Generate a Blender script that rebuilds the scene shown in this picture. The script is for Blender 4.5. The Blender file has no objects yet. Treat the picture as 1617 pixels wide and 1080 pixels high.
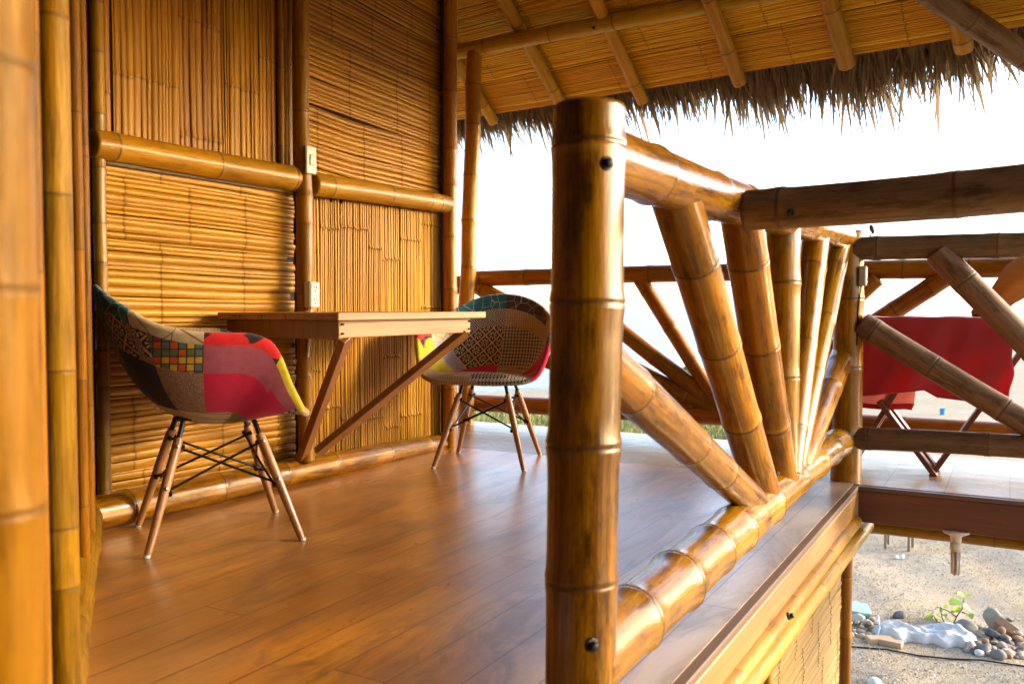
import bpy, math, random
import numpy as np
from mathutils import Vector, Matrix
R = math.radians
sc = bpy.context.scene
COL = sc.collection

# ------------------------------------------------------------------ camera, sky, sun, exposure
F = 1400.0; CX = 808.5; CY = 540.0; H = 0.76; HOR = 486.0; TH = R(29.5); PIT = math.atan((CY - HOR) / F)
cam = bpy.data.cameras.new('camera'); co = bpy.data.objects.new('camera', cam); COL.objects.link(co)
cam.sensor_width = 36; cam.lens = F / 1617 * 36; cam.clip_end = 6000; cam.clip_start = 0.02
co.location = (0, 0, H); co.rotation_euler = (R(90) - PIT, 0, TH)
cam.dof.use_dof = True; cam.dof.focus_distance = 3.9; cam.dof.aperture_fstop = 5.0
sc.camera = co
SUN_EL = 17; SUN_AZ = 57          # azimuth from +Y towards +X
world = bpy.data.worlds.new('World'); sc.world = world; world.use_nodes = True
wn = world.node_tree; sky = wn.nodes.new('ShaderNodeTexSky'); sky.sky_type = 'NISHITA'; sky.sun_disc = False
sky.sun_elevation = R(SUN_EL); sky.sun_rotation = R(SUN_AZ); sky.dust_density = 1.8; sky.ozone_density = 1.0; sky.air_density = 0.8
bg = wn.nodes['Background']; wn.links.new(sky.outputs[0], bg.inputs[0]); bg.inputs[1].default_value = 0.15
sl = bpy.data.lights.new('sun', 'SUN'); sl.energy = 1.0; sl.angle = R(10.0); sl.color = (1.0, 0.84, 0.60)
so = bpy.data.objects.new('sun', sl); COL.objects.link(so); so.location = (20, 20, 12)
sd = Vector((math.sin(R(SUN_AZ)) * math.cos(R(SUN_EL)), math.cos(R(SUN_AZ)) * math.cos(R(SUN_EL)), math.sin(R(SUN_EL))))
so.rotation_euler = sd.to_track_quat('Z', 'Y').to_euler()
sc.view_settings.view_transform = 'Standard'; sc.view_settings.look = 'None'
sc.view_settings.exposure = 2.7; sc.view_settings.gamma = 1.0
sc.cycles.use_denoising = True
sc.cycles.max_bounces = 8; sc.cycles.diffuse_bounces = 5; sc.cycles.glossy_bounces = 3

# ------------------------------------------------------------------ measuring helpers (photo pixel -> world point on a known plane)
FW = np.array([-math.sin(TH) * math.cos(PIT), math.cos(TH) * math.cos(PIT), -math.sin(PIT)])
RT = np.array([math.cos(TH), math.sin(TH), 0.0]); UP = np.cross(RT, FW); CAM = np.array([0, 0, H])
def ray(u, v): return FW + RT * (u - CX) / F - UP * (v - CY) / F
def on(u, v, p, n):
    r = ray(u, v); n = np.array(n, float); return CAM + r * (np.dot(np.array(p, float) - CAM, n) / np.dot(r, n))
def onx(u, v, x): return on(u, v, (x, 0, 0), (1, 0, 0))
def ony(u, v, y): return on(u, v, (0, y, 0), (0, 1, 0))
def onz(u, v, z): return on(u, v, (0, 0, z), (0, 0, 1))
GZ = -1.8

# ------------------------------------------------------------------ mesh helpers
rng = np.random.default_rng(7)
def empty(name, loc, label=None, cat=None, group=None, rz=0):
    o = bpy.data.objects.new(name, None); COL.objects.link(o); o.location = loc; o.rotation_euler = (0, 0, rz); o.empty_display_size = .1
    tag(o, label, cat, group); return o
def tag(o, label=None, cat=None, group=None, kind=None):
    if label: o['label'] = label
    if cat: o['category'] = cat
    if group: o['group'] = group
    if kind: o['kind'] = kind
    return o
def mk(name, verts, faces, mats, parent=None, local=False, attrs=None, smooth=True, midx=None, uv=None):
    me = bpy.data.meshes.new(name)
    V = np.asarray(verts, float)
    me.from_pydata(V.tolist(), [], [list(map(int, f)) for f in faces])
    if not isinstance(mats, (list, tuple)): mats = [mats]
    for m in mats: me.materials.append(m)
    if midx is not None: me.polygons.foreach_set('material_index', np.asarray(midx, np.int32))
    for k, a in (attrs or {}).items():
        a = np.asarray(a, np.float32)
        if a.ndim == 1: me.attributes.new(k, 'FLOAT', 'POINT').data.foreach_set('value', a)
        else: me.attributes.new(k, 'FLOAT_VECTOR', 'POINT').data.foreach_set('vector', a.ravel())
    if uv is not None:
        l = me.uv_layers.new(name='UVMap'); li = np.empty(len(me.loops), np.int32); me.loops.foreach_get('vertex_index', li)
        l.data.foreach_set('uv', np.asarray(uv, np.float32)[li].ravel())
    if smooth: me.polygons.foreach_set('use_smooth', np.ones(len(me.polygons), bool))
    me.update()
    o = bpy.data.objects.new(name, me); COL.objects.link(o)
    if parent is not None:
        o.parent = parent
        if not local: o.matrix_parent_inverse = (Matrix.Translation(parent.location) @ parent.rotation_euler.to_matrix().to_4x4()).inverted()
    return o
class MB:
    def __init__(s): s.v = []; s.f = []; s.m = []; s.n = 0
    def add(s, v, f, m=0):
        v = np.asarray(v, float); s.v.append(v); s.f += [[i + s.n for i in q] for q in f]; s.m += [m] * len(f); s.n += len(v)
    def box(s, c, d, Rm=None, bev=0.0, m=0):
        x, y, z = np.array(d) / 2; b = bev
        if b <= 0:
            v = np.array([[i, j, k] for i in (-x, x) for j in (-y, y) for k in (-z, z)])
            f = [[0, 1, 3, 2], [4, 6, 7, 5], [0, 4, 5, 1], [2, 3, 7, 6], [0, 2, 6, 4], [1, 5, 7, 3]]
        else:
            v = []; idx = {}
            for i in (-1, 1):
                for j in (-1, 1):
                    for k in (-1, 1):
                        for a, p in enumerate(((i * x, j * (y - b), k * (z - b)), (i * (x - b), j * y, k * (z - b)), (i * (x - b), j * (y - b), k * z))):
                            idx[(i, j, k, a)] = len(v); v.append(p)
            f = []
            for a in range(3):
                for s_ in (-1, 1):
                    o1, o2 = [q for q in range(3) if q != a]
                    q = []
                    for e1, e2 in ((-1, -1), (1, -1), (1, 1), (-1, 1)):
                        t = [0, 0, 0]; t[a] = s_; t[o1] = e1; t[o2] = e2; q.append(idx[(*t, a)])
                    f.append(q)
            for a in range(3):
                o1, o2 = [q for q in range(3) if q != a]
                for e1 in (-1, 1):
                    for e2 in (-1, 1):
                        q = []
                        for s_, w in ((-1, o1), (-1, o2), (1, o2), (1, o1)):
                            t = [0, 0, 0]; t[a] = s_; t[o1] = e1; t[o2] = e2; q.append(idx[(*t, w)])
                        f.append(q)
            for i in (-1, 1):
                for j in (-1, 1):
                    for k in (-1, 1): f.append([idx[(i, j, k, a)] for a in range(3)])
            v = np.array(v)
        if Rm is not None: v = v @ np.asarray(Rm).T
        s.add(v + np.array(c), f, m)
    def beam(s, p0, p1, w, h, up=(0, 0, 1), bev=.002, m=0, ext=0):
        p0 = np.array(p0, float); p1 = np.array(p1, float); d = p1 - p0; L = np.linalg.norm(d); d /= L
        side = np.cross(np.array(up, float), d); side /= np.linalg.norm(side); u = np.cross(d, side)
        s.box((p0 + p1) / 2, (L + ext, w, h), np.stack([d, side, u], 1), bev, m)
    def tube(s, pts, r, n=10, m=0, caps=True):
        pts = np.asarray(pts, float); k = len(pts); r = np.broadcast_to(r, (k,))
        T = np.gradient(pts, axis=0); T /= np.linalg.norm(T, axis=1)[:, None]
        a = np.array([0, 0, 1.0]) if abs(T[0, 2]) < .9 else np.array([1.0, 0, 0])
        rings = []
        for i in range(k):
            x = a - T[i] * (a @ T[i]); x /= np.linalg.norm(x); y = np.cross(T[i], x); a = x
            th = np.linspace(0, 2 * np.pi, n, endpoint=False)
            rings.append(pts[i] + r[i] * (np.cos(th)[:, None] * x + np.sin(th)[:, None] * y))
        f = [[i * n + j, i * n + (j + 1) % n, (i + 1) * n + (j + 1) % n, (i + 1) * n + j] for i in range(k - 1) for j in range(n)]
        if caps: f += [list(range(n))[::-1], [(k - 1) * n + j for j in range(n)]]
        s.add(np.concatenate(rings), f, m)
    def lathe(s, c, prof, n=20, m=0, axis=None):
        th = np.linspace(0, 2 * np.pi, n, endpoint=False); v = []
        for r_, z in prof: v.append(np.stack([r_ * np.cos(th), r_ * np.sin(th), np.full(n, z)], 1))
        k = len(prof); v = np.concatenate(v)
        if axis is not None: v = v @ np.array(Vector((0, 0, 1)).rotation_difference(Vector(axis)).to_matrix()).T
        f = [[i * n + j, i * n + (j + 1) % n, (i + 1) * n + (j + 1) % n, (i + 1) * n + j] for i in range(k - 1) for j in range(n)]
        f += [list(range(n))[::-1], [(k - 1) * n + j for j in range(n)]]
        s.add(v + np.array(c), f, m)
    def build(s, name, mats, parent=None, local=False, smooth=False, **k):
        return mk(name, np.concatenate(s.v), s.f, mats, parent, local, smooth=smooth, midx=s.m, **k)
def crease(o, deg=35):
    me = o.data; me.polygons.foreach_set('use_smooth', np.ones(len(me.polygons), bool)); me.set_sharp_from_angle(angle=R(deg)); return o

# ------------------------------------------------------------------ materials
class NT:
    def __init__(s, name):
        s.mat = bpy.data.materials.new(name); s.mat.use_nodes = True; s.t = s.mat.node_tree; s.b = s.t.nodes['Principled BSDF']
    def n(s, t, **k):
        o = s.t.nodes.new('ShaderNode' + t)
        for a, b in k.items(): setattr(o, a, b)
        return o
    def put(s, sock, v):
        if v is None: return
        if isinstance(v, bpy.types.NodeSocket): s.t.links.new(v, sock)
        else:
            if sock.type == 'RGBA' and not hasattr(v, '__len__'): v = (v, v, v, 1)
            elif sock.type == 'RGBA' and len(v) == 3: v = (*v, 1)
            sock.default_value = v
    def m(s, op, a, b=None, c=None, clamp=False):
        o = s.n('Math', operation=op, use_clamp=clamp)
        for i, v in enumerate((a, b, c)): s.put(o.inputs[i], v)
        return o.outputs[0]
    def vm(s, op, a, b=None):
        o = s.n('VectorMath', operation=op); s.put(o.inputs[0], a); s.put(o.inputs[1], b); return o.outputs[0]
    def mix(s, f, a, b, mode='MIX'):
        o = s.n('Mix', data_type='RGBA', blend_type=mode); s.put(o.inputs[0], f); s.put(o.inputs[6], a); s.put(o.inputs[7], b); return o.outputs[2]
    def attr(s, name): return s.n('Attribute', attribute_name=name)
    def ramp(s, f, stops, interp='LINEAR'):
        o = s.n('ValToRGB'); o.color_ramp.interpolation = interp; e = o.color_ramp.elements
        while len(e) < len(stops): e.new(.5)
        for q, (p, c) in zip(e, stops):
            q.position = p; q.color = (*c, 1) if hasattr(c, '__len__') else (c, c, c, 1)
        s.put(o.inputs[0], f); return o.outputs[0]
    def noise(s, vec, scale, detail=3, rough=.55, w=None, dist=0):
        o = s.n('TexNoise', noise_dimensions='4D' if w is not None else '3D'); s.put(o.inputs['Vector'], vec)
        o.inputs['Scale'].default_value = scale; o.inputs['Detail'].default_value = detail; o.inputs['Roughness'].default_value = rough; o.inputs['Distortion'].default_value = dist
        if w is not None: s.put(o.inputs['W'], w)
        return o.outputs[0]
    def vor(s, vec, scale, feature='F1', rand=1.0):
        o = s.n('TexVoronoi', feature=feature); s.put(o.inputs['Vector'], vec); o.inputs['Scale'].default_value = scale; o.inputs['Randomness'].default_value = rand
        return o
    def rnd(s): return s.n('ObjectInfo').outputs['Random']
    def obj(s): return s.n('TexCoord').outputs['Object']
    def uvs(s): return s.n('TexCoord').outputs['UV']
    def scale(s, v, k): return s.vm('MULTIPLY', v, k)
    def xyz(s, v):
        o = s.n('SeparateXYZ'); s.put(o.inputs[0], v); return o.outputs
    def comb(s, x, y, z=0.0):
        o = s.n('CombineXYZ'); s.put(o.inputs[0], x); s.put(o.inputs[1], y); s.put(o.inputs[2], z); return o.outputs[0]
    def bump(s, h, strength=.3, dist=.002, prev=None):
        o = s.n('Bump'); o.inputs['Strength'].default_value = strength; o.inputs['Distance'].default_value = dist; s.put(o.inputs['Height'], h)
        if prev is not None: s.put(o.inputs['Normal'], prev)
        return o.outputs[0]
    def out(s, col=None, rough=None, normal=None, coat=0, coat_r=.1, spec=None, metal=None, sheen=0, trans=None, k=.70, tint=None):
        b = s.b
        if isinstance(col, tuple): col = tuple(x * k for x in col[:3])
        elif col is not None: col = s.mix(1.0, col, (k, k, k), 'MULTIPLY')
        s.put(b.inputs['Base Color'], col); s.put(b.inputs['Roughness'], rough); s.put(b.inputs['Normal'], normal)
        b.inputs['Coat Weight'].default_value = coat; b.inputs['Coat Roughness'].default_value = coat_r
        if coat and normal is not None and False: s.put(b.inputs['Coat Normal'], normal)
        if spec is not None: b.inputs['Specular IOR Level'].default_value = spec
        if metal is not None: b.inputs['Metallic'].default_value = metal
        if tint: b.inputs['Specular Tint'].default_value = (*tint, 1)
        if sheen: b.inputs['Sheen Weight'].default_value = sheen
        if trans is not None: b.inputs['Transmission Weight'].default_value = trans
        return s.mat

def grade(*cs, g=.89): return [(c[0] * .82, c[1] * g * .95, c[2] * .07) for c in cs]
def bamboo_mat(name, pale, mid, dark, blotch=.5, rough=.3, coat=.25, nodecol=(.10, .045, .012), hole=(.12, .06, .02), gr=True, bloom=0, band=0):
    if gr: pale, mid, dark = grade(pale, mid, dark)
    t = NT(name); bc = t.attr('bc').outputs['Vector']; nd = t.attr('nd').outputs['Fac']; w = t.m('MULTIPLY', t.rnd(), 40.0)
    s1 = t.noise(t.scale(bc, (1.6, 1.6, 4.5)), 1.0, 5, .65, w)
    s2 = t.noise(t.scale(bc, (8, 8, 3.0)), 1.0, 5, .7, w)
    s3 = t.noise(t.scale(bc, (40, 40, 2.5)), 1.0, 2, .6, w)
    c = t.mix(t.ramp(s1, [(.32, 0), (.68, 1)]), pale, mid)
    c = t.mix(t.m('MULTIPLY', t.ramp(s2, [(.46, 0), (.72, 1)]), .75), c, dark)
    bl = t.noise(t.scale(bc, (1.5, 1.5, 6.5)), 1.0, 6, .72, t.m('ADD', w, 7.0))
    c = t.mix(t.m('MULTIPLY', t.ramp(bl, [(.49, 0), (.62, 1)]), blotch), c, tuple(x * .32 for x in dark))
    c = t.mix(t.m('MULTIPLY', t.ramp(s3, [(.35, 1), (.62, 0)]), .28), c, tuple(x * .5 for x in dark))
    sp = t.noise(t.scale(bc, (14, 14, 30)), 1.0, 2, .5, w)
    c = t.mix(t.ramp(sp, [(.70, 0), (.76, .8)]), c, nodecol)
    if band:
        bd = t.noise(t.scale(bc, (1.5, 1.5, .5)), 1.0, 4, .6, t.m('ADD', w, 11.0)); c = t.mix(t.m('MULTIPLY', t.ramp(bd, [(.44, 0), (.58, 1)]), band), c, tuple(x * .55 for x in dark))
    if bloom:
        bm_ = t.noise(t.scale(bc, (1.1, 1.1, 2.4)), 1.0, 6, .72, t.m('ADD', w, 19.0)); c = t.mix(t.m('MULTIPLY', t.ramp(bm_, [(.52, 0), (.62, 1)]), bloom), c, (.46, .36, .17))
    scf = t.noise(t.scale(bc, (16, 16, 14)), 1.0, 5, .8, t.m('ADD', w, 3.0)); c = t.mix(t.m('MULTIPLY', t.ramp(scf, [(.55, 0), (.63, 1)]), .5), c, tuple(x * .5 for x in dark))
    hue = t.n('HueSaturation'); t.put(hue.inputs['Color'], c)
    t.put(hue.inputs['Value'], t.m('MULTIPLY', t.m('MULTIPLY_ADD', t.rnd(), .26, .90), t.attr('seg').outputs['Fac'])); t.put(hue.inputs['Hue'], t.m('MULTIPLY_ADD', t.m('FRACT', t.m('MULTIPLY', t.rnd(), 17.3)), .022, .489))
    c = hue.outputs[0]
    c = t.mix(t.m('MULTIPLY', t.m('MINIMUM', nd, 1.0), .85, clamp=True), c, nodecol)
    c = t.mix(t.m('MULTIPLY', t.m('MULTIPLY', nd, -1.0, clamp=True), .45), c, tuple(min(.8, x * 1.15 + .05) for x in pale))
    c = t.mix(t.m('GREATER_THAN', nd, 1.5), c, hole)
    rg = t.m('ADD', t.m('ADD', t.m('MULTIPLY', t.ramp(s2, [(.3, 0), (.8, 1)]), .22), rough), t.m('MULTIPLY', t.ramp(scf, [(.5, 0), (.7, 1)]), .15))
    nrm = t.bump(t.m('ADD', s3, t.m('MULTIPLY', scf, .6)), .16, .0015); nrm = t.bump(s1, .25, .012, nrm)
    return t.out(c, rg, nrm, coat, .16, spec=.35 if coat > .3 else (.22 if bloom else .5), tint=(1.0, .74, .36))
BAM = bamboo_mat('bamboo_amber', (.62, .28, .045), (.52, .20, .022), (.30, .09, .010), .55)
BAMW = bamboo_mat('bamboo_wall', (.66, .32, .055), (.56, .24, .030), (.34, .11, .012), .4, .32)
BAMR = bamboo_mat('bamboo_varnished', (.74, .34, .03), (.56, .205, .014), (.18, .050, .006), .75, .19, .4, band=.28)
BAMD = bamboo_mat('bamboo_dark_varnish', (.70, .30, .03), (.50, .175, .014), (.10, .028, .005), .8, .19, .45, band=.72)
BAML = bamboo_mat('bamboo_doorway', (.48, .205, .018), (.40, .155, .011), (.24, .074, .006), .6, .34, .0, bloom=.12)
BAMG = bamboo_mat('bamboo_shade_grey', (.27, .16, .085), (.21, .115, .055), (.09, .042, .022), .8, .38, .12, gr=False)  # shade and glare haze on the outer rails put into a darker, greyer base
BAMO = bamboo_mat('bamboo_orange', (.58, .23, .040), (.46, .15, .020), (.24, .060, .010), .5, .34, .2)
BAMT = bamboo_mat('bamboo_roof', (.84, .47, .30), (.76, .38, .18), (.52, .20, .06), .3, .42, .05)

def mat_mat(name, a, b, c, rough=.36, coat=.2, gap=(.035, .015, .005), k=.86):
    a, b, c = grade(a, b, c, g=.875)
    t = NT(name); bc = t.attr('bc').outputs['Vector']; nd = t.attr('nd').outputs['Fac']; sid = t.attr('sid').outputs['Fac']
    s1 = t.noise(t.scale(bc, (60, 60, 2.0)), 1.0, 4, .65); s2 = t.noise(t.scale(bc, (5, 5, 1.6)), 1.0, 4, .6); s3 = t.noise(t.scale(bc, (300, 300, 8)), 1.0, 2)
    col = t.ramp(sid, [(0, c), (.35, b), (.75, a), (1, tuple(min(.8, x * 1.12 + .01) for x in a))])
    col = t.mix(t.m('MULTIPLY', t.ramp(s1, [(.45, 0), (.7, 1)]), .6), col, c)
    col = t.mix(t.m('MULTIPLY', t.ramp(s2, [(.48, 0), (.74, 1)]), .55), col, tuple(x * .6 for x in c))
    col = t.mix(t.m('MULTIPLY', t.ramp(s3, [(.35, 1), (.6, 0)]), .25), col, tuple(x * .5 for x in c))
    col = t.mix(t.m('MULTIPLY', nd, .75, clamp=True), col, tuple(x * .25 for x in c))
    rg = t.m('ADD', t.m('MULTIPLY', s1, .25), rough - .1)
    return t.out(col, rg, t.bump(s3, .15, .001), 0, .2, spec=.45, k=k, tint=(1.0, .74, .36))
MATW = mat_mat('split_bamboo_wall', (.58, .25, .034), (.50, .19, .022), (.29, .085, .010))
MATV = mat_mat('split_bamboo_dark', (.54, .22, .020), (.44, .155, .013), (.26, .075, .008))
MATP = mat_mat('split_bamboo_pale', (.62, .30, .060), (.52, .21, .030), (.26, .085, .012), .42, .1)
MATR = mat_mat('split_bamboo_roof', (.86, .52, .30), (.82, .45, .20), (.60, .27, .08), .5, .0, k=1.1)
MATU = mat_mat('split_bamboo_outdoor', (.46, .29, .95), (.40, .235, .70), (.25, .12, .30), .55, .0)
t = NT('gap_dark'); GAP = t.out((.030, .012, .004), .9)

def wood(name, a, b, axis=0, rough=.35, coat=.2, fine=1.0, dirt=.3, tint=1):
    t = NT(name); o = t.obj(); k = [18 * fine] * 3; k[axis] = 1.1; k2 = [90 * fine] * 3; k2[axis] = 2.5
    w = t.m('MULTIPLY', t.rnd(), 30.0)
    n1 = t.noise(t.scale(o, k), 1.0, 4, .6, w, .6); n2 = t.noise(t.scale(o, k2), 1.0, 2, .6, w); n3 = t.noise(o, 2.2, 4, .6, w)
    c = t.mix(t.ramp(n1, [(.35, 0), (.66, 1)]), a, b); c = t.mix(t.m('MULTIPLY', t.ramp(n2, [(.4, 1), (.6, 0)]), .3), c, tuple(x * .55 for x in b))
    c = t.mix(t.m('MULTIPLY', t.ramp(n3, [(.5, 0), (.75, 1)]), dirt), c, tuple(x * .45 for x in b))
    return t.out(c, t.m('MULTIPLY_ADD', n3, .25, rough - .1), t.bump(n2, .15, .001), coat, .2)
WD_TABLE = wood('table_wood', (.58, .29, .09), (.42, .17, .04), 1, .42, .1, 1, .15)
WD_TABLEX = wood('table_wood_cross', (.44, .20, .055), (.34, .13, .03), 0, .42, .1, 1, .15)
WD_BRACE = wood('brace_wood', (.36, .135, .024), (.26, .085, .015), 2, .4, .15)
WD_BEAM = wood('beam_wood', (.20, .055, .020), (.13, .034, .012), 0, .45, .05)
WD_FASCIA = wood('fascia_wood', (.50, .25, .06), (.36, .155, .03), 1, .38, .2)
WD_LEG = wood('beech_leg', (.55, .27, .095), (.44, .19, .06), 2, .32, .25, 1.6, .05)
WD_RED = wood('red_brown_wood', (.27, .085, .035), (.19, .055, .022), 2, .45, .05)
WD_RAW = wood('raw_pine', (.66, .45, .27), (.58, .36, .19), 0, .7, 0)

def floor_mat():
    t = NT('floor_planks'); o = t.obj(); x, y, z = t.xyz(o)
    W = .137; q = t.m('DIVIDE', x, W); idx = t.m('FLOOR', q); fr = t.m('FRACT', q)
    wn_ = t.n('TexWhiteNoise', noise_dimensions='1D'); t.put(wn_.inputs['W'], idx); r = wn_.outputs[0]
    yy = t.m('ADD', t.m('DIVIDE', y, 1.9), t.m('MULTIPLY', r, 7.0)); fy = t.m('FRACT', yy)
    wn2 = t.n('TexWhiteNoise', noise_dimensions='2D'); t.put(wn2.inputs['Vector'], t.comb(idx, t.m('FLOOR', yy))); r2 = wn2.outputs[0]
    off = t.comb(t.m('MULTIPLY', r2, 9.0), t.m('MULTIPLY', r2, 23.0), 0.0); v = t.vm('ADD', o, off)
    n1 = t.noise(t.scale(v, (14, 1.6, 1)), 1.0, 6, .68, None, 1.2); n2 = t.noise(t.scale(v, (110, 4, 1)), 1.0, 3, .6)
    n3 = t.noise(o, 1.4, 5, .65); n4 = t.noise(t.scale(o, (6, 1.7, 1)), 1.0, 6, .75, None, 1.4)
    c = t.mix(t.ramp(n1, [(.32, 0), (.66, 1)]), (.78, .32, .022), (.44, .135, .010))
    c = t.mix(t.m('MULTIPLY', t.ramp(r2, [(.2, 0), (1, 1)]), .6), c, (.46, .155, .014))
    c = t.mix(t.m('MULTIPLY', t.ramp(n2, [(.38, 1), (.6, 0)]), .35), c, (.10, .028, .008))
    c = t.mix(t.m('MULTIPLY', t.ramp(n4, [(.48, 0), (.62, 1)]), .58), c, (.085, .030, .012))
    c = t.mix(t.m('MULTIPLY', t.ramp(n3, [(.44, 0), (.60, 1)]), .5), c, (.46, .24, .075))
    wear = t.m('MULTIPLY', t.ramp(t.m('ADD', x, t.m('MULTIPLY', n3, .5)), [(0, 0), (1, 0)]), 0.0)
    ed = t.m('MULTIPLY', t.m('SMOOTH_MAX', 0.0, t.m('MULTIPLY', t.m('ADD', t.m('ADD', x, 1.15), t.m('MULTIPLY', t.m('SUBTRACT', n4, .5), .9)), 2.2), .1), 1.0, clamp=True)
    c = t.mix(t.m('MULTIPLY', ed, .9), c, t.mix(t.ramp(n4, [(.38, 0), (.6, 1)]), (.40, .31, .20), (.17, .12, .075)))  # worn greyish strip at deck edge, albedo lifted to offset its shade
    gx = t.m('LESS_THAN', t.m('MINIMUM', fr, t.m('SUBTRACT', 1.0, fr)), .014)
    gy = t.m('LESS_THAN', t.m('MINIMUM', fy, t.m('SUBTRACT', 1.0, fy)), .0012)
    g = t.m('MAXIMUM', gx, gy); c = t.mix(t.m('MULTIPLY', g, .85), c, (.02, .009, .004))
    scr = t.noise(t.scale(o, (30, 9, 1)), 1.0, 3, .7, None, 3.0)
    rg = t.m('ADD', t.m('ADD', t.m('MULTIPLY', n4, .42), .08), t.m('ADD', t.m('MULTIPLY', t.ramp(n3, [(.35, 0), (.7, 1)]), .16), t.m('MULTIPLY', ed, .22)))
    hgt = t.m('ADD', t.m('MULTIPLY', n2, .12), t.m('ADD', t.m('MULTIPLY', n1, .25), t.m('MULTIPLY', g, -1.2)))
    hgt = t.m('ADD', hgt, t.m('MULTIPLY', scr, .12))
    return t.out(c, rg, t.bump(hgt, .35, .0022), .95, .30, k=.95, spec=.9, tint=(1.0, .88, .70))
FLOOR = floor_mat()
def walk_mat():
    t = NT('walkway_boards'); o = t.obj(); x, y, z = t.xyz(o)
    q = t.m('DIVIDE', x, .235); idx = t.m('FLOOR', q); fr = t.m('FRACT', q)
    wn_ = t.n('TexWhiteNoise', noise_dimensions='1D'); t.put(wn_.inputs['W'], idx)
    yy = t.m('ADD', t.m('DIVIDE', y, .33), t.m('MULTIPLY', wn_.outputs[0], .25)); fy = t.m('FRACT', yy)
    n1 = t.noise(t.scale(o, (5, 14, 1)), 1.0, 5, .65, None, 1.0); n2 = t.noise(t.scale(o, (22, 60, 1)), 1.0, 3, .7)
    c = t.mix(t.ramp(n1, [(.35, 0), (.65, 1)]), (.40, .25, .13), (.30, .165, .075)); c = t.mix(t.m('MULTIPLY', t.ramp(n2, [(.56, 0), (.72, 1)]), .7), c, (.09, .05, .025))
    g = t.m('MAXIMUM', t.m('LESS_THAN', t.m('MINIMUM', fr, t.m('SUBTRACT', 1.0, fr)), .010), t.m('LESS_THAN', t.m('MINIMUM', fy, t.m('SUBTRACT', 1.0, fy)), .008))
    c = t.mix(t.m('MULTIPLY', g, .8), c, (.03, .015, .008))
    return t.out(c, t.m('MULTIPLY_ADD', n1, .3, .16), t.bump(t.m('SUBTRACT', t.m('MULTIPLY', n2, .3), g), .3, .002), .2, .2, spec=.8, tint=(1.0, .93, .82))
WALK = walk_mat()

def plain(name, col, rough=.5, metal=0, coat=0, var=.15, spec=None, bump=0, sc_=30):
    t = NT(name); n = t.noise(t.obj(), sc_, 4, .6)
    c = t.mix(t.ramp(n, [(.3, 0), (.7, 1)]), tuple(x * (1 - var) for x in col), tuple(min(1, x * (1 + var)) for x in col))
    return t.out(c, rough, t.bump(n, bump, .003) if bump else None, coat, .15, spec, metal)
BLACKM = plain('black_steel', (.018, .017, .018), .38, .6)
BOLT = plain('bolt_steel', (.05, .045, .04), .45, .7, bump=.3)
IVORY = plain('ivory_plastic', (.72, .62, .42), .4, 0, .1, .05)
CREAM = plain('cream_plastic', (.70, .60, .45), .4, 0, .1, .06)
TUBEG = plain('lamp_tube_glass', (.72, .60, .50), .25, 0, .3, .05)
HOLE = plain('socket_dark', (.03, .025, .02), .6)
GREYBOX = plain('grey_plastic', (.42, .38, .30), .5)
CLEAR = plain('glide_plastic', (.7, .68, .62), .3)

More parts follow.
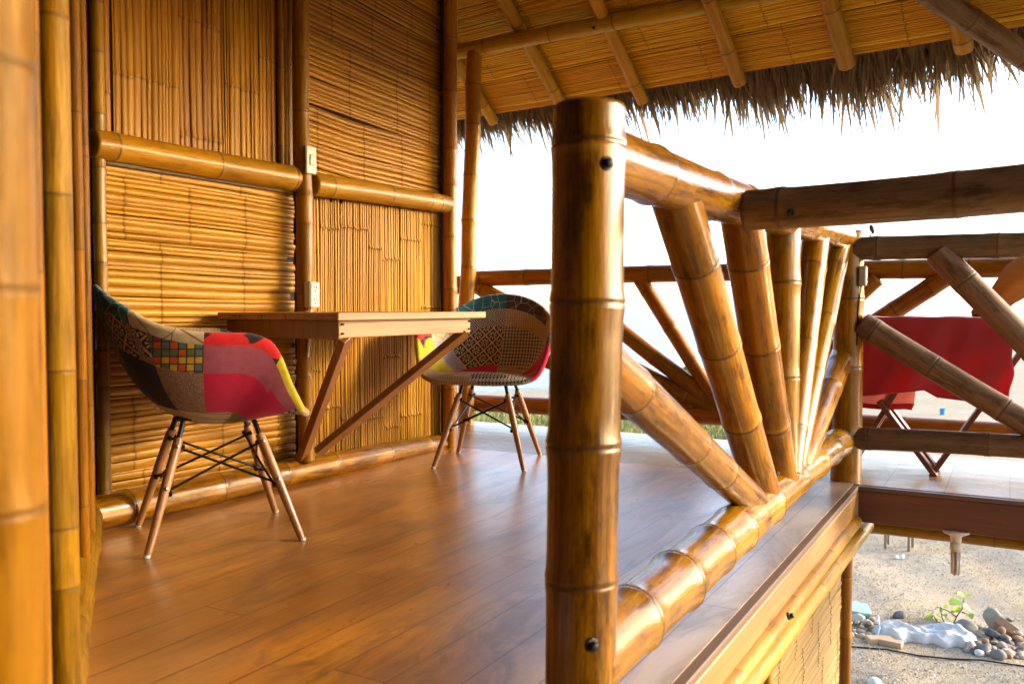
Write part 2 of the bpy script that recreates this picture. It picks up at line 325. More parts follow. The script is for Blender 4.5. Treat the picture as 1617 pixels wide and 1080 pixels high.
# ------------------------------------------------------------------ bamboo pole
def bamboo(name, pts, r, mat, parent=None, seed=0, nodes=None, taper=.06, zig=.012, n=22, hollow=True, space=None, swell=.055):
    g = np.random.default_rng(seed + 1000); pts = np.asarray(pts, float)
    # smooth path through pts
    if len(pts) == 2: pth = lambda s: pts[0] + (pts[1] - pts[0]) * s[:, None]
    else:
        cl = np.concatenate([[0], np.cumsum(np.linalg.norm(np.diff(pts, axis=0), axis=1))]); cl /= cl[-1]
        co_ = [np.polyfit(cl, pts[:, i], min(3, len(pts) - 1)) for i in range(3)]
        pth = lambda s: np.stack([np.polyval(c, s) for c in co_], 1)
    L = np.linalg.norm(np.diff(pth(np.linspace(0, 1, 50)), axis=0), axis=1).sum()
    sp = space or max(.12, min(.34, 2.0 * r + .12))
    if nodes is None:
        nodes = []; x = g.uniform(.12, .9) * sp
        while x < L - .015:
            nodes.append(x); x += sp * g.uniform(.75, 1.25)
    nodes = np.array(nodes, float); nodes = nodes[(nodes > .012) & (nodes < L - .012)]
    s = [0, .004, L - .004, L]
    k = max(.6, min(1.4, r / .05))
    for q in nodes: s += [q - .05 * k, q - .022 * k, q - .009 * k, q - .003 * k, q - .0008, q + .0022 * k, q + .007 * k, q + .018 * k, q + .045 * k]
    allq = np.concatenate([[0], nodes, [L]])
    for a, b in zip(allq[:-1], allq[1:]): s += list(np.linspace(a, b, 5)[1:-1])
    s = np.unique(np.clip(np.array(s), 0, L)); keep = np.concatenate([[True], np.diff(s) > .0006]); s = s[keep]
    P = pth(s / L); T = np.gradient(P, axis=0); T /= np.linalg.norm(T, axis=1)[:, None]
    a = np.array([0, 0, 1.0]) if abs(T[0, 2]) < .8 else np.array([0.31, .95, 0])
    rad = r * (1 + taper * (.5 - s / L)); ndv = np.zeros(len(s))
    for q in nodes:
        d = (s - q) / k
        rad += r * swell * g.uniform(.7, 1.3) * (np.exp(-np.clip(d, 0, None) ** 2 / .014 ** 2) * (d >= 0) + .9 * np.exp(-np.clip(-d, 0, None) ** 2 / .020 ** 2) * (d < 0))
        rad -= r * .035 * np.exp(-(d + .0008) ** 2 / .0013 ** 2)
        ndv = np.maximum(ndv, np.exp(-(d - .0002) ** 2 / .0038 ** 2)); 
        ndv = np.where((d < -.004) & (d > -.03), np.minimum(ndv, -np.exp(-(d + .011) ** 2 / .007 ** 2)), ndv)
    rad *= 1 - .004 * np.sin(s * 7 + seed)
    zo = np.zeros((len(s), 3)); zz = g.normal(0, zig * r * 3, (len(allq), 3)); zz[0] *= .3; zz[-1] *= .3
    for i in range(3): zo[:, i] = np.interp(s, allq, zz[:, i])
    th = np.linspace(0, 2 * np.pi, n, endpoint=False); V = []; BC = []; ND = []
    ov = 1 + .02 * np.cos(2 * th + seed); sgv = g.uniform(.74, 1.18, len(allq) + 1); SG = []
    ph = g.uniform(0, 50)
    for i in range(len(s)):
        x = a - T[i] * (a @ T[i]); x /= np.linalg.norm(x); y = np.cross(T[i], x); a = x
        V.append(P[i] + zo[i] + (rad[i] * ov)[:, None] * (np.cos(th)[:, None] * x + np.sin(th)[:, None] * y))
        BC.append(np.stack([np.cos(th), np.sin(th), np.full(n, s[i] + ph)], 1)); ND.append(np.full(n, ndv[i])); SG.append(np.full(n, sgv[np.searchsorted(allq, s[i])]))
        if i == 0: f0 = (P[i] + zo[i], x, y, T[i])
    f1 = (P[-1] + zo[-1], x, y, T[-1]); m_ = len(s)
    Fc = [[i * n + j, i * n + (j + 1) % n, (i + 1) * n + (j + 1) % n, (i + 1) * n + j] for i in range(m_ - 1) for j in range(n)]
    for (c, x, y, tt), base, sg, rr in ((f0, 0, 1, rad[0]), (f1, (m_ - 1) * n, -1, rad[-1])):
        b0 = sum(len(q) for q in V)
        prof = ((.93, -.002, 0), (.78, 0, .6), (.76, .03, 2.0), (.0001, .031, 2.0)) if hollow else ((.95, -.004, 0.1), (.85, -.007, .3), (.45, -.009, .5), (.0001, -.009, .5))
        for kx, dz, nn in prof:
            V.append(c + tt * sg * dz + kx * rr * (np.cos(th)[:, None] * x + np.sin(th)[:, None] * y))
            BC.append(np.stack([kx * np.cos(th), kx * np.sin(th), np.full(n, ph)], 1)); ND.append(np.full(n, nn)); SG.append(np.full(n, 1.0))
        for kx in range(4):
            lo = base if kx == 0 else b0 + (kx - 1) * n; hi = b0 + kx * n
            Fc += [[lo + j, hi + j, hi + (j + 1) % n, lo + (j + 1) % n] if sg > 0 else [lo + j, lo + (j + 1) % n, hi + (j + 1) % n, hi + j] for j in range(n)]
    Fc = [q if i < (m_ - 1) * n else q[::-1] if False else q for i, q in enumerate(Fc)]
    return mk(name, np.concatenate(V), Fc, mat, parent, attrs={'bc': np.concatenate(BC), 'nd': np.concatenate(ND), 'seg': np.concatenate(SG)})
def bolt(p, nrm, r, parent, name='bolt'):
    m = MB(); m.lathe(p, [(r * 1.5, -.004), (r * 1.5, .003), (r * 1.35, .0035), (r, .004), (r, .010), (r * .8, .013), (r * .3, .014)], 12, axis=nrm)
    return m.build(name, BOLT, parent, smooth=False)

# ------------------------------------------------------------------ split-bamboo mat (slats of flattened culms)
def split_mat(name, O, U, V, LU, LV, mats, parent, seed, sw=(.009, .021), bw=(.12, .26), wav=.004, tilt=0.0, clip=None, step=.05, hgt=1.0, nsp=(.27, .42)):
    g = np.random.default_rng(seed); O = np.array(O, float); U = np.array(U, float); V = np.array(V, float)
    U /= np.linalg.norm(U); V /= np.linalg.norm(V); N = np.cross(U, V)
    VV = []; FF = []; BC = []; ND = []; SID = []; cnt = 0; v0 = 0.0
    while v0 < LV - .004:
        B = min(g.uniform(*bw), LV - v0)
        if LV - v0 - B < .03: B = LV - v0
        nodes = []; x = g.uniform(-.3, .25)
        while x < LU: nodes.append(x); x += g.uniform(*nsp)
        nodes = np.array([q for q in nodes if .02 < q < LU - .02]); ph = g.uniform(0, 6, 3); lift = g.uniform(0, .006); bcol = g.uniform(-.25, .25); kn = np.linspace(0, LU, max(4, int(LU / .28))); kv = np.cumsum(g.normal(0, .55, len(kn))); kv -= kv.mean()
        v = v0
        while v < v0 + B - .003:
            w = min(g.uniform(*sw), v0 + B - v); vc = v + w / 2; v += w
            u0, u1 = (0.0, LU) if clip is None else clip(vc)
            u0 += g.uniform(0, .006); u1 -= g.uniform(0, .012) if g.random() > .02 else g.uniform(.02, .05)
            if u1 - u0 < .03: continue
            nj = nodes + g.normal(0, .003, len(nodes)) if len(nodes) else nodes
            us = np.linspace(u0, u1, max(3, int((u1 - u0) / step) + 1)); ex = [us]
            for q in nj: ex.append(q + np.array([-.02, -.008, -.003, 0, .003, .008, .02]))
            us = np.unique(np.clip(np.concatenate(ex), u0, u1)); us = us[np.concatenate([[True], np.diff(us) > .0012])]
            vr = (vc - v0) / max(B, .01)
            c = vc + tilt * (us - LU / 2) + wav * np.interp(us, kn, kv) + g.normal(0, .0006) + .0015 * np.sin(us * g.uniform(3, 8) + g.uniform(0, 6))
            gapn = .5 + .5 * np.sin(us * g.uniform(2, 6) + g.uniform(0, 6))
            hw = w / 2 * (1 - (.015 + .20 * gapn * (g.random() ** 3))); tl = g.normal(0, .0010)
            hh = hgt * (.0022 + .085 * w * g.uniform(.6, 1.4)); base = lift + hgt * g.uniform(0, .0018) + .0012 * np.sin(us * 5 + ph[2] + vc * 40)
            nd = np.zeros(len(us)); bump = np.zeros(len(us))
            for q in nj:
                nd = np.maximum(nd, np.exp(-(us - q) ** 2 / .0032 ** 2)); bump += (.4 + .6 * hgt) * (.0032 * np.exp(-(us - q - .006) ** 2 / .010 ** 2) - .002 * np.exp(-(us - q) ** 2 / .002 ** 2))
            sid = float(np.clip(.5 + bcol + g.normal(0, .17), 0, 1)); rz = g.uniform(0, 40)
            k = len(us)
            for a_, b_ in ((-1, -.5), (-.80, .80), (0, 1), (.80, .80), (1, -.5)):
                VV.append(O + us[:, None] * U + (c + a_ * hw)[:, None] * V + (base + b_ * hh + a_ * tl + bump * (b_ > 0))[:, None] * N)
                BC.append(np.stack([np.full(k, vc + a_ * w * .5), np.full(k, rz), us + rz], 1)); ND.append(nd); SID.append(np.full(k, sid))
            FF += [[cnt + a_ * k + i, cnt + a_ * k + i + 1, cnt + (a_ + 1) * k + i + 1, cnt + (a_ + 1) * k + i] for a_ in range(4) for i in range(k - 1)]
            cnt += 5 * k
        v0 += B
    nf = len(FF)
    # dark backing board behind the slats
    if clip is None: cr = [(0, 0), (LU, 0), (LU, LV), (0, LV)]
    else: a0 = clip(0.0); a1 = clip(LV); cr = [(a0[0], 0), (a0[1], 0), (max(a1[1], a1[0] + .01), LV), (a1[0], LV)]
    for dz in (-.004, -.02): VV.append(np.array([O + u_ * U + v_ * V + dz * N for u_, v_ in cr]))
    FF += [[cnt, cnt + 1, cnt + 2, cnt + 3], [cnt + 7, cnt + 6, cnt + 5, cnt + 4]] + [[cnt + i, cnt + 4 + i, cnt + 4 + (i + 1) % 4, cnt + (i + 1) % 4] for i in range(4)]
    BC.append(np.zeros((8, 3))); ND.append(np.zeros(8)); SID.append(np.zeros(8))
    return mk(name, np.concatenate(VV), FF, mats, parent, attrs={'bc': np.concatenate(BC), 'nd': np.concatenate(ND), 'sid': np.concatenate(SID)}, midx=[0] * nf + [1] * 6)

# ================================================================== SETTING: ground, sea, deck
def ground_mat():
    t = NT('sandy_ground'); o = t.obj()
    n1 = t.noise(o, .9, 6, .62); n2 = t.noise(o, 9, 5, .65); n3 = t.noise(o, 60, 3, .7); n4 = t.noise(t.scale(o, (1.2, .5, 1)), 1.0, 6, .65, None, .6)
    vv = t.vor(o, 75); peb = t.ramp(vv.outputs['Distance'], [(.1, 1), (.5, 0)])
    c = t.mix(t.ramp(n1, [(.35, 0), (.65, 1)]), (.46, .39, .29), (.56, .475, .35))
    c = t.mix(t.m('MULTIPLY', t.ramp(n4, [(.48, 0), (.62, 1)]), .7), c, (.56, .43, .24))
    c = t.mix(t.m('MULTIPLY', t.ramp(n2, [(.5, 0), (.7, 1)]), .45), c, (.29, .22, .14))
    c = t.mix(t.m('MULTIPLY', t.ramp(n3, [(.42, 1), (.6, 0)]), .3), c, (.28, .22, .15))
    pc = t.n('SeparateColor'); t.put(pc.inputs[0], vv.outputs['Color'])
    c = t.mix(t.m('MULTIPLY', peb, t.m('MULTIPLY', t.m('GREATER_THAN', pc.outputs[0], .62), .7)), c, t.ramp(pc.outputs[1], [(0, (.20, .17, .13)), (.5, (.45, .38, .28)), (1, (.62, .57, .48))]))
    h = t.m('ADD', t.m('MULTIPLY', n2, .8), t.m('ADD', t.m('MULTIPLY', n3, .5), t.m('MULTIPLY', peb, .5)))
    return t.out(c, .95, t.bump(h, .7, .012), 0, spec=.2)
GROUND = ground_mat()
# one sheet, finer near the house
gx = np.concatenate([np.linspace(-3000, -40, 8), np.linspace(-30, -2.5, 24), np.linspace(-2, 3, 50), np.linspace(4, 30, 14), np.linspace(60, 3000, 7)])
gy = np.concatenate([np.linspace(-3000, -40, 6), np.linspace(-20, 4, 8), np.linspace(5, 13, 80), np.linspace(14, 45, 32), np.linspace(60, 3000, 8)])
GXX, GYY = np.meshgrid(gx, gy, indexing='ij')
def gz(x, y):
    return GZ + np.clip((40 - np.hypot(x, y)) / 30, 0, 1) * (.030 * np.sin(x * 1.7 + 1) * np.sin(y * 1.3) + .012 * np.sin(x * 5.1 + y * 3.7) + .006 * np.sin(x * 13 - y * 9))
gv = np.stack([GXX.ravel(), GYY.ravel(), gz(GXX, GYY).ravel()], 1); ny_ = len(gy)
gf = [[i * ny_ + j, (i + 1) * ny_ + j, (i + 1) * ny_ + j + 1, i * ny_ + j + 1] for i in range(len(gx) - 1) for j in range(ny_ - 1)]
tag(mk('ground', gv, gf, GROUND), kind='structure')
t = NT('sea_water'); o_ = t.obj()
SEA = t.out((.30, .34, .34), .35, t.bump(t.noise(t.scale(o_, (.5, 1.2, 1)), 1.0, 4), .5, .3))
sv = [(x_, y_, GZ + .045) for x_, y_ in ((-3000, 3000), (-3000, -400), (-40, 4), (-17.5, 17), (-9.5, 31), (-2, 70), (80, 160), (3000, 500), (3000, 3000))]
dn = [(x_ + .5, y_ - .5, GZ - .12) for x_, y_, z_ in sv[1:8]]          # the wet edge runs down into the sand
tag(mk('sea', sv + dn, [[8, 7, 6, 5, 4, 3, 2, 1, 0]] + [[1 + k, 2 + k, 10 + k, 9 + k] for k in range(6)], SEA, smooth=False), kind='structure')

fm = MB(); fm.box((-4.3, 1.52, -.02), (7.42, 5.04, .04))
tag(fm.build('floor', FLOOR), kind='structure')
fm = MB(); fm.box((-2.2, 4.537, -.02), (11.6, .99, .04))
tag(fm.build('walkway', WALK), kind='structure')

# deck edge: fascia boards and rim beams
df = empty('deck_edge_board', (-.59, 2, -.1), 'long brown fascia board along the deck edge under the near railing', 'board')
m = MB(); m.box((-.577, 1.5, -.083), (.026, 5.06, .115), bev=.003); m.build('face_board', WD_FASCIA, df)
m = MB(); m.box((-.580, 1.5, -.0125), (.034, 5.06, .021), bev=.003); m.build('lip_strip', wood('edge_lip', (.24, .13, .055), (.15, .075, .03), 1, .5, .05), df)
wb = empty('walkway_beam', (1.5, 4.03, -.08), 'dark red-brown beam under the walkway edge carrying the ceiling lamp', 'beam')
m = MB(); m.box((1.72, 4.025, -.088), (4.58, .03, .135), bev=.003); m.build('beam_face', WD_BEAM, wb)
m = MB(); m.box((1.72, 4.030, -.0105), (4.58, .06, .017), bev=.003); m.build('ledge_strip', wood('ledge', (.17, .085, .05), (.11, .05, .03), 0, .5), wb)

# ================================================================== HUT WALLS
XW = -2.738
mw = empty('bamboo_wall', (-2.70, 3.0, 0), 'long split-bamboo wall behind the fold-down table', 'wall')
split_mat('wall_panel', (XW, 1.90, .003), (0, 1, 0), (0, 0, 1), 1.01, 1.277, [MATW, GAP], mw, 3, sw=(.013, .036), bw=(.16, .32), wav=.006, tilt=-.012, hgt=.38)
split_mat('wall_panel', (XW, 2.905, 1.345), (0, 0, 1), (0, -1, 0), 1.75, 1.005, [MATV, GAP], mw, 11, sw=(.014, .036), bw=(.18, .30), wav=.006, hgt=.45, nsp=(.35, .55))
split_mat('wall_panel', (XW, 2.92, 1.35), (0, 1, 0), (0, 0, 1), 1.13, 1.75, [MATW, GAP], mw, 17, sw=(.013, .030), bw=(.16, .32), wav=.009, tilt=-.035, hgt=.5)
split_mat('wall_panel', (XW, 4.03, .003), (0, 0, 1), (0, -1, 0), 1.277, 1.11, [MATP, GAP], mw, 23, sw=(.010, .021), bw=(.10, .22), wav=.006, hgt=1.5, nsp=(.33, .5))
P = lambda u, v, x=-2.70: onx(u, v, x)
bamboo('rail_pole', [P(146, 227, -2.695), P(310, 256, -2.695), P(477, 285, -2.695)], .050, BAMW, mw, 31, taper=-.1, hollow=False, nodes=[.075, .52, .93], zig=.004)
bamboo('rail_pole', [P(493, 291, -2.675), P(600, 306, -2.675), P(705, 323, -2.675)], .049, BAMW, mw, 32, hollow=False, nodes=[.10, .53, .86, .95], zig=.004)
bamboo('base_pole', [P(140, 812, -2.70), P(400, 758, -2.70), P(697, 699, -2.70)], .054, BAMR, mw, 33, taper=.22, hollow=False, nodes=[.14, .55, .90, 1.22, 1.62, 1.98], zig=.003)
bamboo('wall_post', [(-2.665, 2.895, .10), (-2.665, 2.89, 1.2), (-2.67, 2.885, 3.1)], .034, BAMO, mw, 34, nodes=[.36, .72, 1.02, 1.14, 1.5, 1.72, 2.1], hollow=False, zig=.02)
bamboo('wall_post', [(-2.665, 4.02, .0), (-2.665, 4.03, 1.2), (-2.665, 4.03, 3.2)], .038, BAMO, mw, 35, nodes=[.32, .62, .86, 1.14, 1.42, 1.62, 1.92, 2.2], hollow=False, zig=.02)
bamboo('corner_pole', [(-2.71, 1.945, .08), (-2.71, 1.945, 3.1)], .022, BAMW, mw, 36, hollow=False)
for q, (y, r_) in enumerate(((2.815, .013), (2.842, .012))): bamboo('edge_cane', [(-2.715, y, 1.33), (-2.715, y, 3.1)], r_, BAMO, mw, 40 + q, hollow=False)
# mortar ledge under the left rail
m = MB(); m.box((-2.722, 2.40, 1.262), (.03, .94, .022), bev=.006); m.build('mortar_strip', plain('mortar', (.24, .19, .10), .9, bump=.8, sc_=60), mw)

WP = np.array([-2.72, 1.92, 0]); WN = np.array([.6, .8, 0]); WD = np.array([.8, -.6, 0])
ww = empty('bamboo_wall', (-1.7, 1.15, 0), 'near bamboo-pole wall filling the left edge of the view', 'wall')
split_mat('wall_panel', WP + WD * 2.75 - WN * .045 + np.array([0, 0, .05]), (0, 0, 1), -WD, 3.0, 2.75, [MATW, GAP], ww, 51, sw=(.012, .03), bw=(.2, .3), nsp=(.35, .6))
rp = WP + WD * 2.72
split_mat('wall_panel', rp + WD * 4.0 - WN * .34 + np.array([0, 0, -.6]), (0, 0, 1), -WD, 4.0, 4.0, [MATW, GAP], ww, 54, sw=(.02, .04), bw=(.2, .3), nsp=(.35, .6), step=.2)  # unseen wall run behind the camera, added to block light from there
def wpole(u, r, off, seed, z0, nv, mat=BAML, depth_off=0, z1=3.1, foot=None, lean=0):
    p = on(u, 600, WP + WN * off, WN); d = np.dot(p - CAM, FW)
    if foot: z0 = 0.0
    nodes = [H + (HOR - v) / F * d - z0 for v in nv][::-1]
    bamboo('wall_pole', [(p[0], p[1], z0), (p[0] + lean, p[1], z1)], r, mat, ww, seed, nodes=[q for q in nodes if q > .01] + [z1 - z0 - .5, z1 - z0 - .2], hollow=False, zig=.006)
wpole(-24, .0375, .0, 61, 0, (108, 456, 806, 1150))
wpole(92, .0240, .0, 62, 0, (36, 310, 586, 834, 930))
wpole(64, .0062, -.004, 63, 0, (60, 430))
wpole(116, .0060, -.012, 64, .05, (75, 470, 700))
wpole(126, .0165, -.012, 65, .09, (182, 395, 600, 800))
wpole(138, .0150, -.005, 66, .08, (232, 250, 445, 640))
wpole(30, .02, -.035, 67, 0, (300, 700))
wpole(108, .012, -.03, 68, 0, (100, 500))
wpole(146, .017, -.012, 69, .09, (225, 470, 700))
e0 = WP + WD * -.05 - WN * .035; e1 = WP + WD * 1.75 - WN * .035
bamboo('base_pole', [(e0[0], e0[1], .055), ((e0[0] + e1[0]) / 2, (e0[1] + e1[1]) / 2, .06), (e1[0], e1[1], .055)], .054, BAML, ww, 71, hollow=False)
fw_ = empty('bamboo_wall', (-3.3, 4.3, 0), 'split-bamboo wall turning away behind the far corner post', 'wall')
split_mat('wall_panel', (-2.70, 4.06, .05), (-.87, .45, 0), (0, 0, 1), 1.6, 3.1, [MATW, GAP], fw_, 53, sw=(.02, .03), step=.2)

# light switch and power socket on the wall post
sw_ = empty('light_switch', (-2.62, 2.89, 1.38), 'ivory light switch with one rocker, high on the bamboo wall post', 'switch')
m = MB(); m.box((-2.622, 2.892, 1.388), (.012, .064, .118), bev=.004); crease(m.build('plate', IVORY, sw_))
m = MB(); m.box((-2.6145, 2.892, 1.388), (.006, .024, .042), bev=.002); crease(m.build('rocker', IVORY, sw_))
m = MB(); m.box((-2.6152, 2.892, 1.388), (.002, .029, .047)); m.build('rocker_surround', plain('switch_gap', (.30, .25, .16), .6), sw_)
ps = empty('power_socket', (-2.60, 2.915, .80), 'ivory double power socket box just above the table top', 'socket')
q = onx(496, 470, -2.60)
m = MB(); m.box((-2.612, q[1], .815), (.040, .060, .112), bev=.006); crease(m.build('box', IVORY, ps))
for dz in (.026, -.026):
    m = MB()
    for dy in (-.008, .008): m.box((-2.5915, q[1] + dy, .815 + dz + .006), (.002, .004, .012))
    m.lathe((-2.5925, q[1], .815 + dz - .010), [(.0035, 0), (.0035, .002)], 8, axis=(1, 0, 0)); m.build('outlet', HOLE, ps)
m = MB(); m.tube([(-2.615, q[1] - .004, .765), (-2.615, q[1] - .006, .70), (-2.63, q[1] - .01, .55)], .006, 8); m.build('conduit', IVORY, ps)

# ================================================================== FOLD-DOWN TABLE
tb = empty('wall_table', (-2.72, 2.95, 0), 'fold-down wooden table on two slanted braces against the bamboo wall', 'table')
y0, y1, x0, x1, zt = 2.44, 3.44, -2.70, -2.085, .742
m = MB(); nb = 5; bw_ = (x1 - x0 - .02) / nb
for i in range(nb): m.box((x0 + bw_ * (i + .5), (y0 + y1) / 2, zt - .013), (bw_ - .0025, y1 - y0, .026), bev=.002)
m.box((x1 - .009, (y0 + y1) / 2, zt - .0135), (.018, y1 - y0 + .012, .028), bev=.002)
m.build('tabletop', WD_TABLE, tb)
m = MB(); m.box(((x0 + x1) / 2 - .01, y0 + .045, zt - .062), (x1 - x0 - .05, .022, .068), bev=.002); m.build('apron', WD_BRACE, tb)
m = MB(); m.box(((x0 + x1) / 2 - .01, y1 - .085, zt - .062), (x1 - x0 - .05, .022, .068), bev=.002); m.build('apron', WD_BRACE, tb)
m = MB(); m.box((x1 - .045, (y0 + y1) / 2 - .02, zt - .060), (.024, y1 - y0 - .11, .064), bev=.002); m.build('front_apron', WD_TABLE, tb)
for yy in (y0 + .05, y1 - .09):
    for zz in (-.042, -.076): bolt((x1 - .033, yy, zt + zz), (1, 0, 0), .003, tb, 'screw')
m = MB(); m.beam((-2.655, 2.86, .125), (-2.13, y0 + .09, zt - .088), .030, .062, up=(.75, .0, 1)); m.build('brace', WD_BRACE, tb)
m = MB(); m.beam((-2.650, 2.945, .125), (-2.13, y1 - .10, zt - .088), .030, .066, up=(1.0, -.2, 1.0)); m.build('brace', WD_BRACE, tb)

# ================================================================== CHAIRS
def hound(t, uv, k, a, b):
    x, y, z = t.xyz(t.scale(uv, (k, k, k))); i = t.m('FLOOR', x); j = t.m('FLOOR', y)
    f = lambda v: t.m('LESS_THAN', t.m('FLOORED_MODULO', v, 8.0), 4.0)
    tw = t.m('LESS_THAN', t.m('FLOORED_MODULO', t.m('ADD', i, j), 4.0), 2.0)
    s = t.m('ADD', t.m('MULTIPLY', tw, f(i)), t.m('MULTIPLY', t.m('SUBTRACT', 1.0, tw), f(j)))
    return t.mix(s, a, b)
def fabric(name, fn, bumpk=1400, rough=.9):
    t = NT(name); uv = t.uvs(); c = fn(t, uv); x, y, z = t.xyz(t.scale(uv, (bumpk, bumpk, 1)))
    w = t.m('ADD', t.m('SINE', x), t.m('SINE', y)); n = t.noise(uv, 35, 4)
    c = t.mix(t.m('MULTIPLY', t.ramp(n, [(.35, 0), (.7, 1)]), .22), c, (.02, .015, .012))
    return t.out(c, rough, t.bump(t.m('ADD', w, t.m('MULTIPLY', n, 2.0)), .12, .001), 0, sheen=.15, spec=.25, k=1.0)
FAB = []
def fab(*a, **k): FAB.append(fabric(*a, **k)); return len(FAB) - 1
def crackle(bc_, lc, k=28):
    def fn(t, uv):
        v = t.vor(uv, k, 'DISTANCE_TO_EDGE'); return t.mix(t.ramp(v.outputs['Distance'], [(.010, 1), (.024, 0)]), bc_, lc)
    return fn
f_teal = fab('fabric_teal', crackle((.014, .105, .125), (.30, .36, .32), 17))
f_brown = fab('fabric_brown', crackle((.06, .030, .026), (.30, .25, .20), 17))
f_cream = fab('fabric_cream', crackle((.50, .37, .20), (.20, .09, .035), 13))
f_tanh = fab('fabric_tan_check', lambda t, uv: hound(t, uv, 640, (.42, .28, .13), (.27, .155, .060)))
f_bwh = fab('fabric_houndstooth', lambda t, uv: hound(t, uv, 480, (.46, .38, .25), (.020, .017, .016)))
def geo(t, uv):
    x, y, z = t.xyz(t.scale(uv, (26, 26, 1))); par = t.m('FLOORED_MODULO', t.m('ADD', t.m('FLOOR', x), t.m('FLOOR', y)), 2.0)
    d = t.m('ADD', t.m('MULTIPLY', par, t.m('ADD', x, y)), t.m('MULTIPLY', t.m('SUBTRACT', 1.0, par), t.m('SUBTRACT', x, y)))
    return t.mix(t.m('LESS_THAN', t.m('FRACT', t.m('MULTIPLY', d, 3.0)), .5), (.025, .02, .02), (.45, .37, .28))
f_geo = fab('fabric_geometric', geo)
def flower(t, uv):
    x, y, z = t.xyz(t.scale(uv, (13, 13, 1))); a = t.m('ADD', x, y); b = t.m('SUBTRACT', x, y)
    fa = t.m('SUBTRACT', t.m('FRACT', a), .5); fb = t.m('SUBTRACT', t.m('FRACT', b), .5)
    r = t.m('SQRT', t.m('ADD', t.m('MULTIPLY', fa, fa), t.m('MULTIPLY', fb, fb))); an = t.m('ARCTAN2', fa, fb)
    pet = t.m('MULTIPLY', t.m('MULTIPLY', t.m('GREATER_THAN', t.m('COSINE', t.m('MULTIPLY', an, 8.0)), -.1), t.m('LESS_THAN', r, .36)), t.m('GREATER_THAN', r, .10))
    edge = t.m('GREATER_THAN', t.m('MAXIMUM', t.m('ABSOLUTE', fa), t.m('ABSOLUTE', fb)), .43)
    return t.mix(edge, t.mix(pet, (.022, .017, .014), (.50, .38, .20)), (.50, .31, .17))
f_flow = fab('fabric_flower', flower)
def weave(t, uv):
    x, y, z = t.xyz(t.scale(uv, (44, 44, 1))); i = t.m('FLOOR', x); j = t.m('FLOOR', y); par = t.m('FLOORED_MODULO', t.m('ADD', i, j), 2.0)
    wa = t.n('TexWhiteNoise', noise_dimensions='1D'); t.put(wa.inputs['W'], t.m('ADD', i, .5)); wb_ = t.n('TexWhiteNoise', noise_dimensions='1D'); t.put(wb_.inputs['W'], t.m('ADD', j, 31.3))
    k = t.m('ADD', t.m('MULTIPLY', par, wa.outputs[0]), t.m('MULTIPLY', t.m('SUBTRACT', 1.0, par), wb_.outputs[0]))
    c = t.ramp(k, [(0, (.62, .09, .012)), (.2, (.03, .045, .14)), (.36, (.62, .36, .02)), (.52, (.10, .15, .12)), (.68, (.22, .03, .10)), (.84, (.12, .14, .04))], 'CONSTANT')
    fx = t.m('SUBTRACT', t.m('FRACT', x), .5); fy = t.m('SUBTRACT', t.m('FRACT', y), .5)
    return t.mix(t.m('GREATER_THAN', t.m('MAXIMUM', t.m('ABSOLUTE', fx), t.m('ABSOLUTE', fy)), .42), c, (.03, .022, .03))
f_weave = fab('fabric_weave', weave)
f_linen = fab('fabric_linen', lambda t, uv: t.mix(t.ramp(t.noise(t.scale(uv, (400, 90, 1)), 1, 2), [(.42, 0), (.58, 1)]), (.20, .105, .055), t.mix(t.ramp(t.noise(t.scale(uv, (90, 400, 1)), 1, 2), [(.42, 0), (.58, 1)]), (.24, .13, .075), (.40, .26, .15))))
sol = lambda c: (lambda t, uv: t.mix(t.noise(uv, 200, 2), tuple(x * .85 for x in c), tuple(x * 1.15 for x in c)))
f_mauve = fab('fabric_mauve', sol((.34, .075, .105))); f_crim = fab('fabric_crimson', sol((.50, .005, .045))); f_black = fab('fabric_black', sol((.020, .013, .016)))
f_yel = fab('fabric_yellow', sol((.48, .36, .012))); f_olive = fab('fabric_olive', sol((.16, .14, .02))); 
f_red = fab('fabric_red_black', lambda t, uv: t.mix(t.ramp(t.noise(t.scale(uv, (8, 16, 1)), 1, 1), [(.56, 0), (.575, 1)]), (.60, .012, .012), (.018, .012, .014)))
f_stripe = fab('fabric_stripe', lambda t, uv: t.mix(t.m('LESS_THAN', t.m('FRACT', t.m('ADD', t.m('MULTIPLY', t.xyz(uv)[1], 130.0), t.m('MULTIPLY', t.noise(uv, 20, 2), 1.5))), .35), (.42, .36, .36), (.16, .13, .15)))

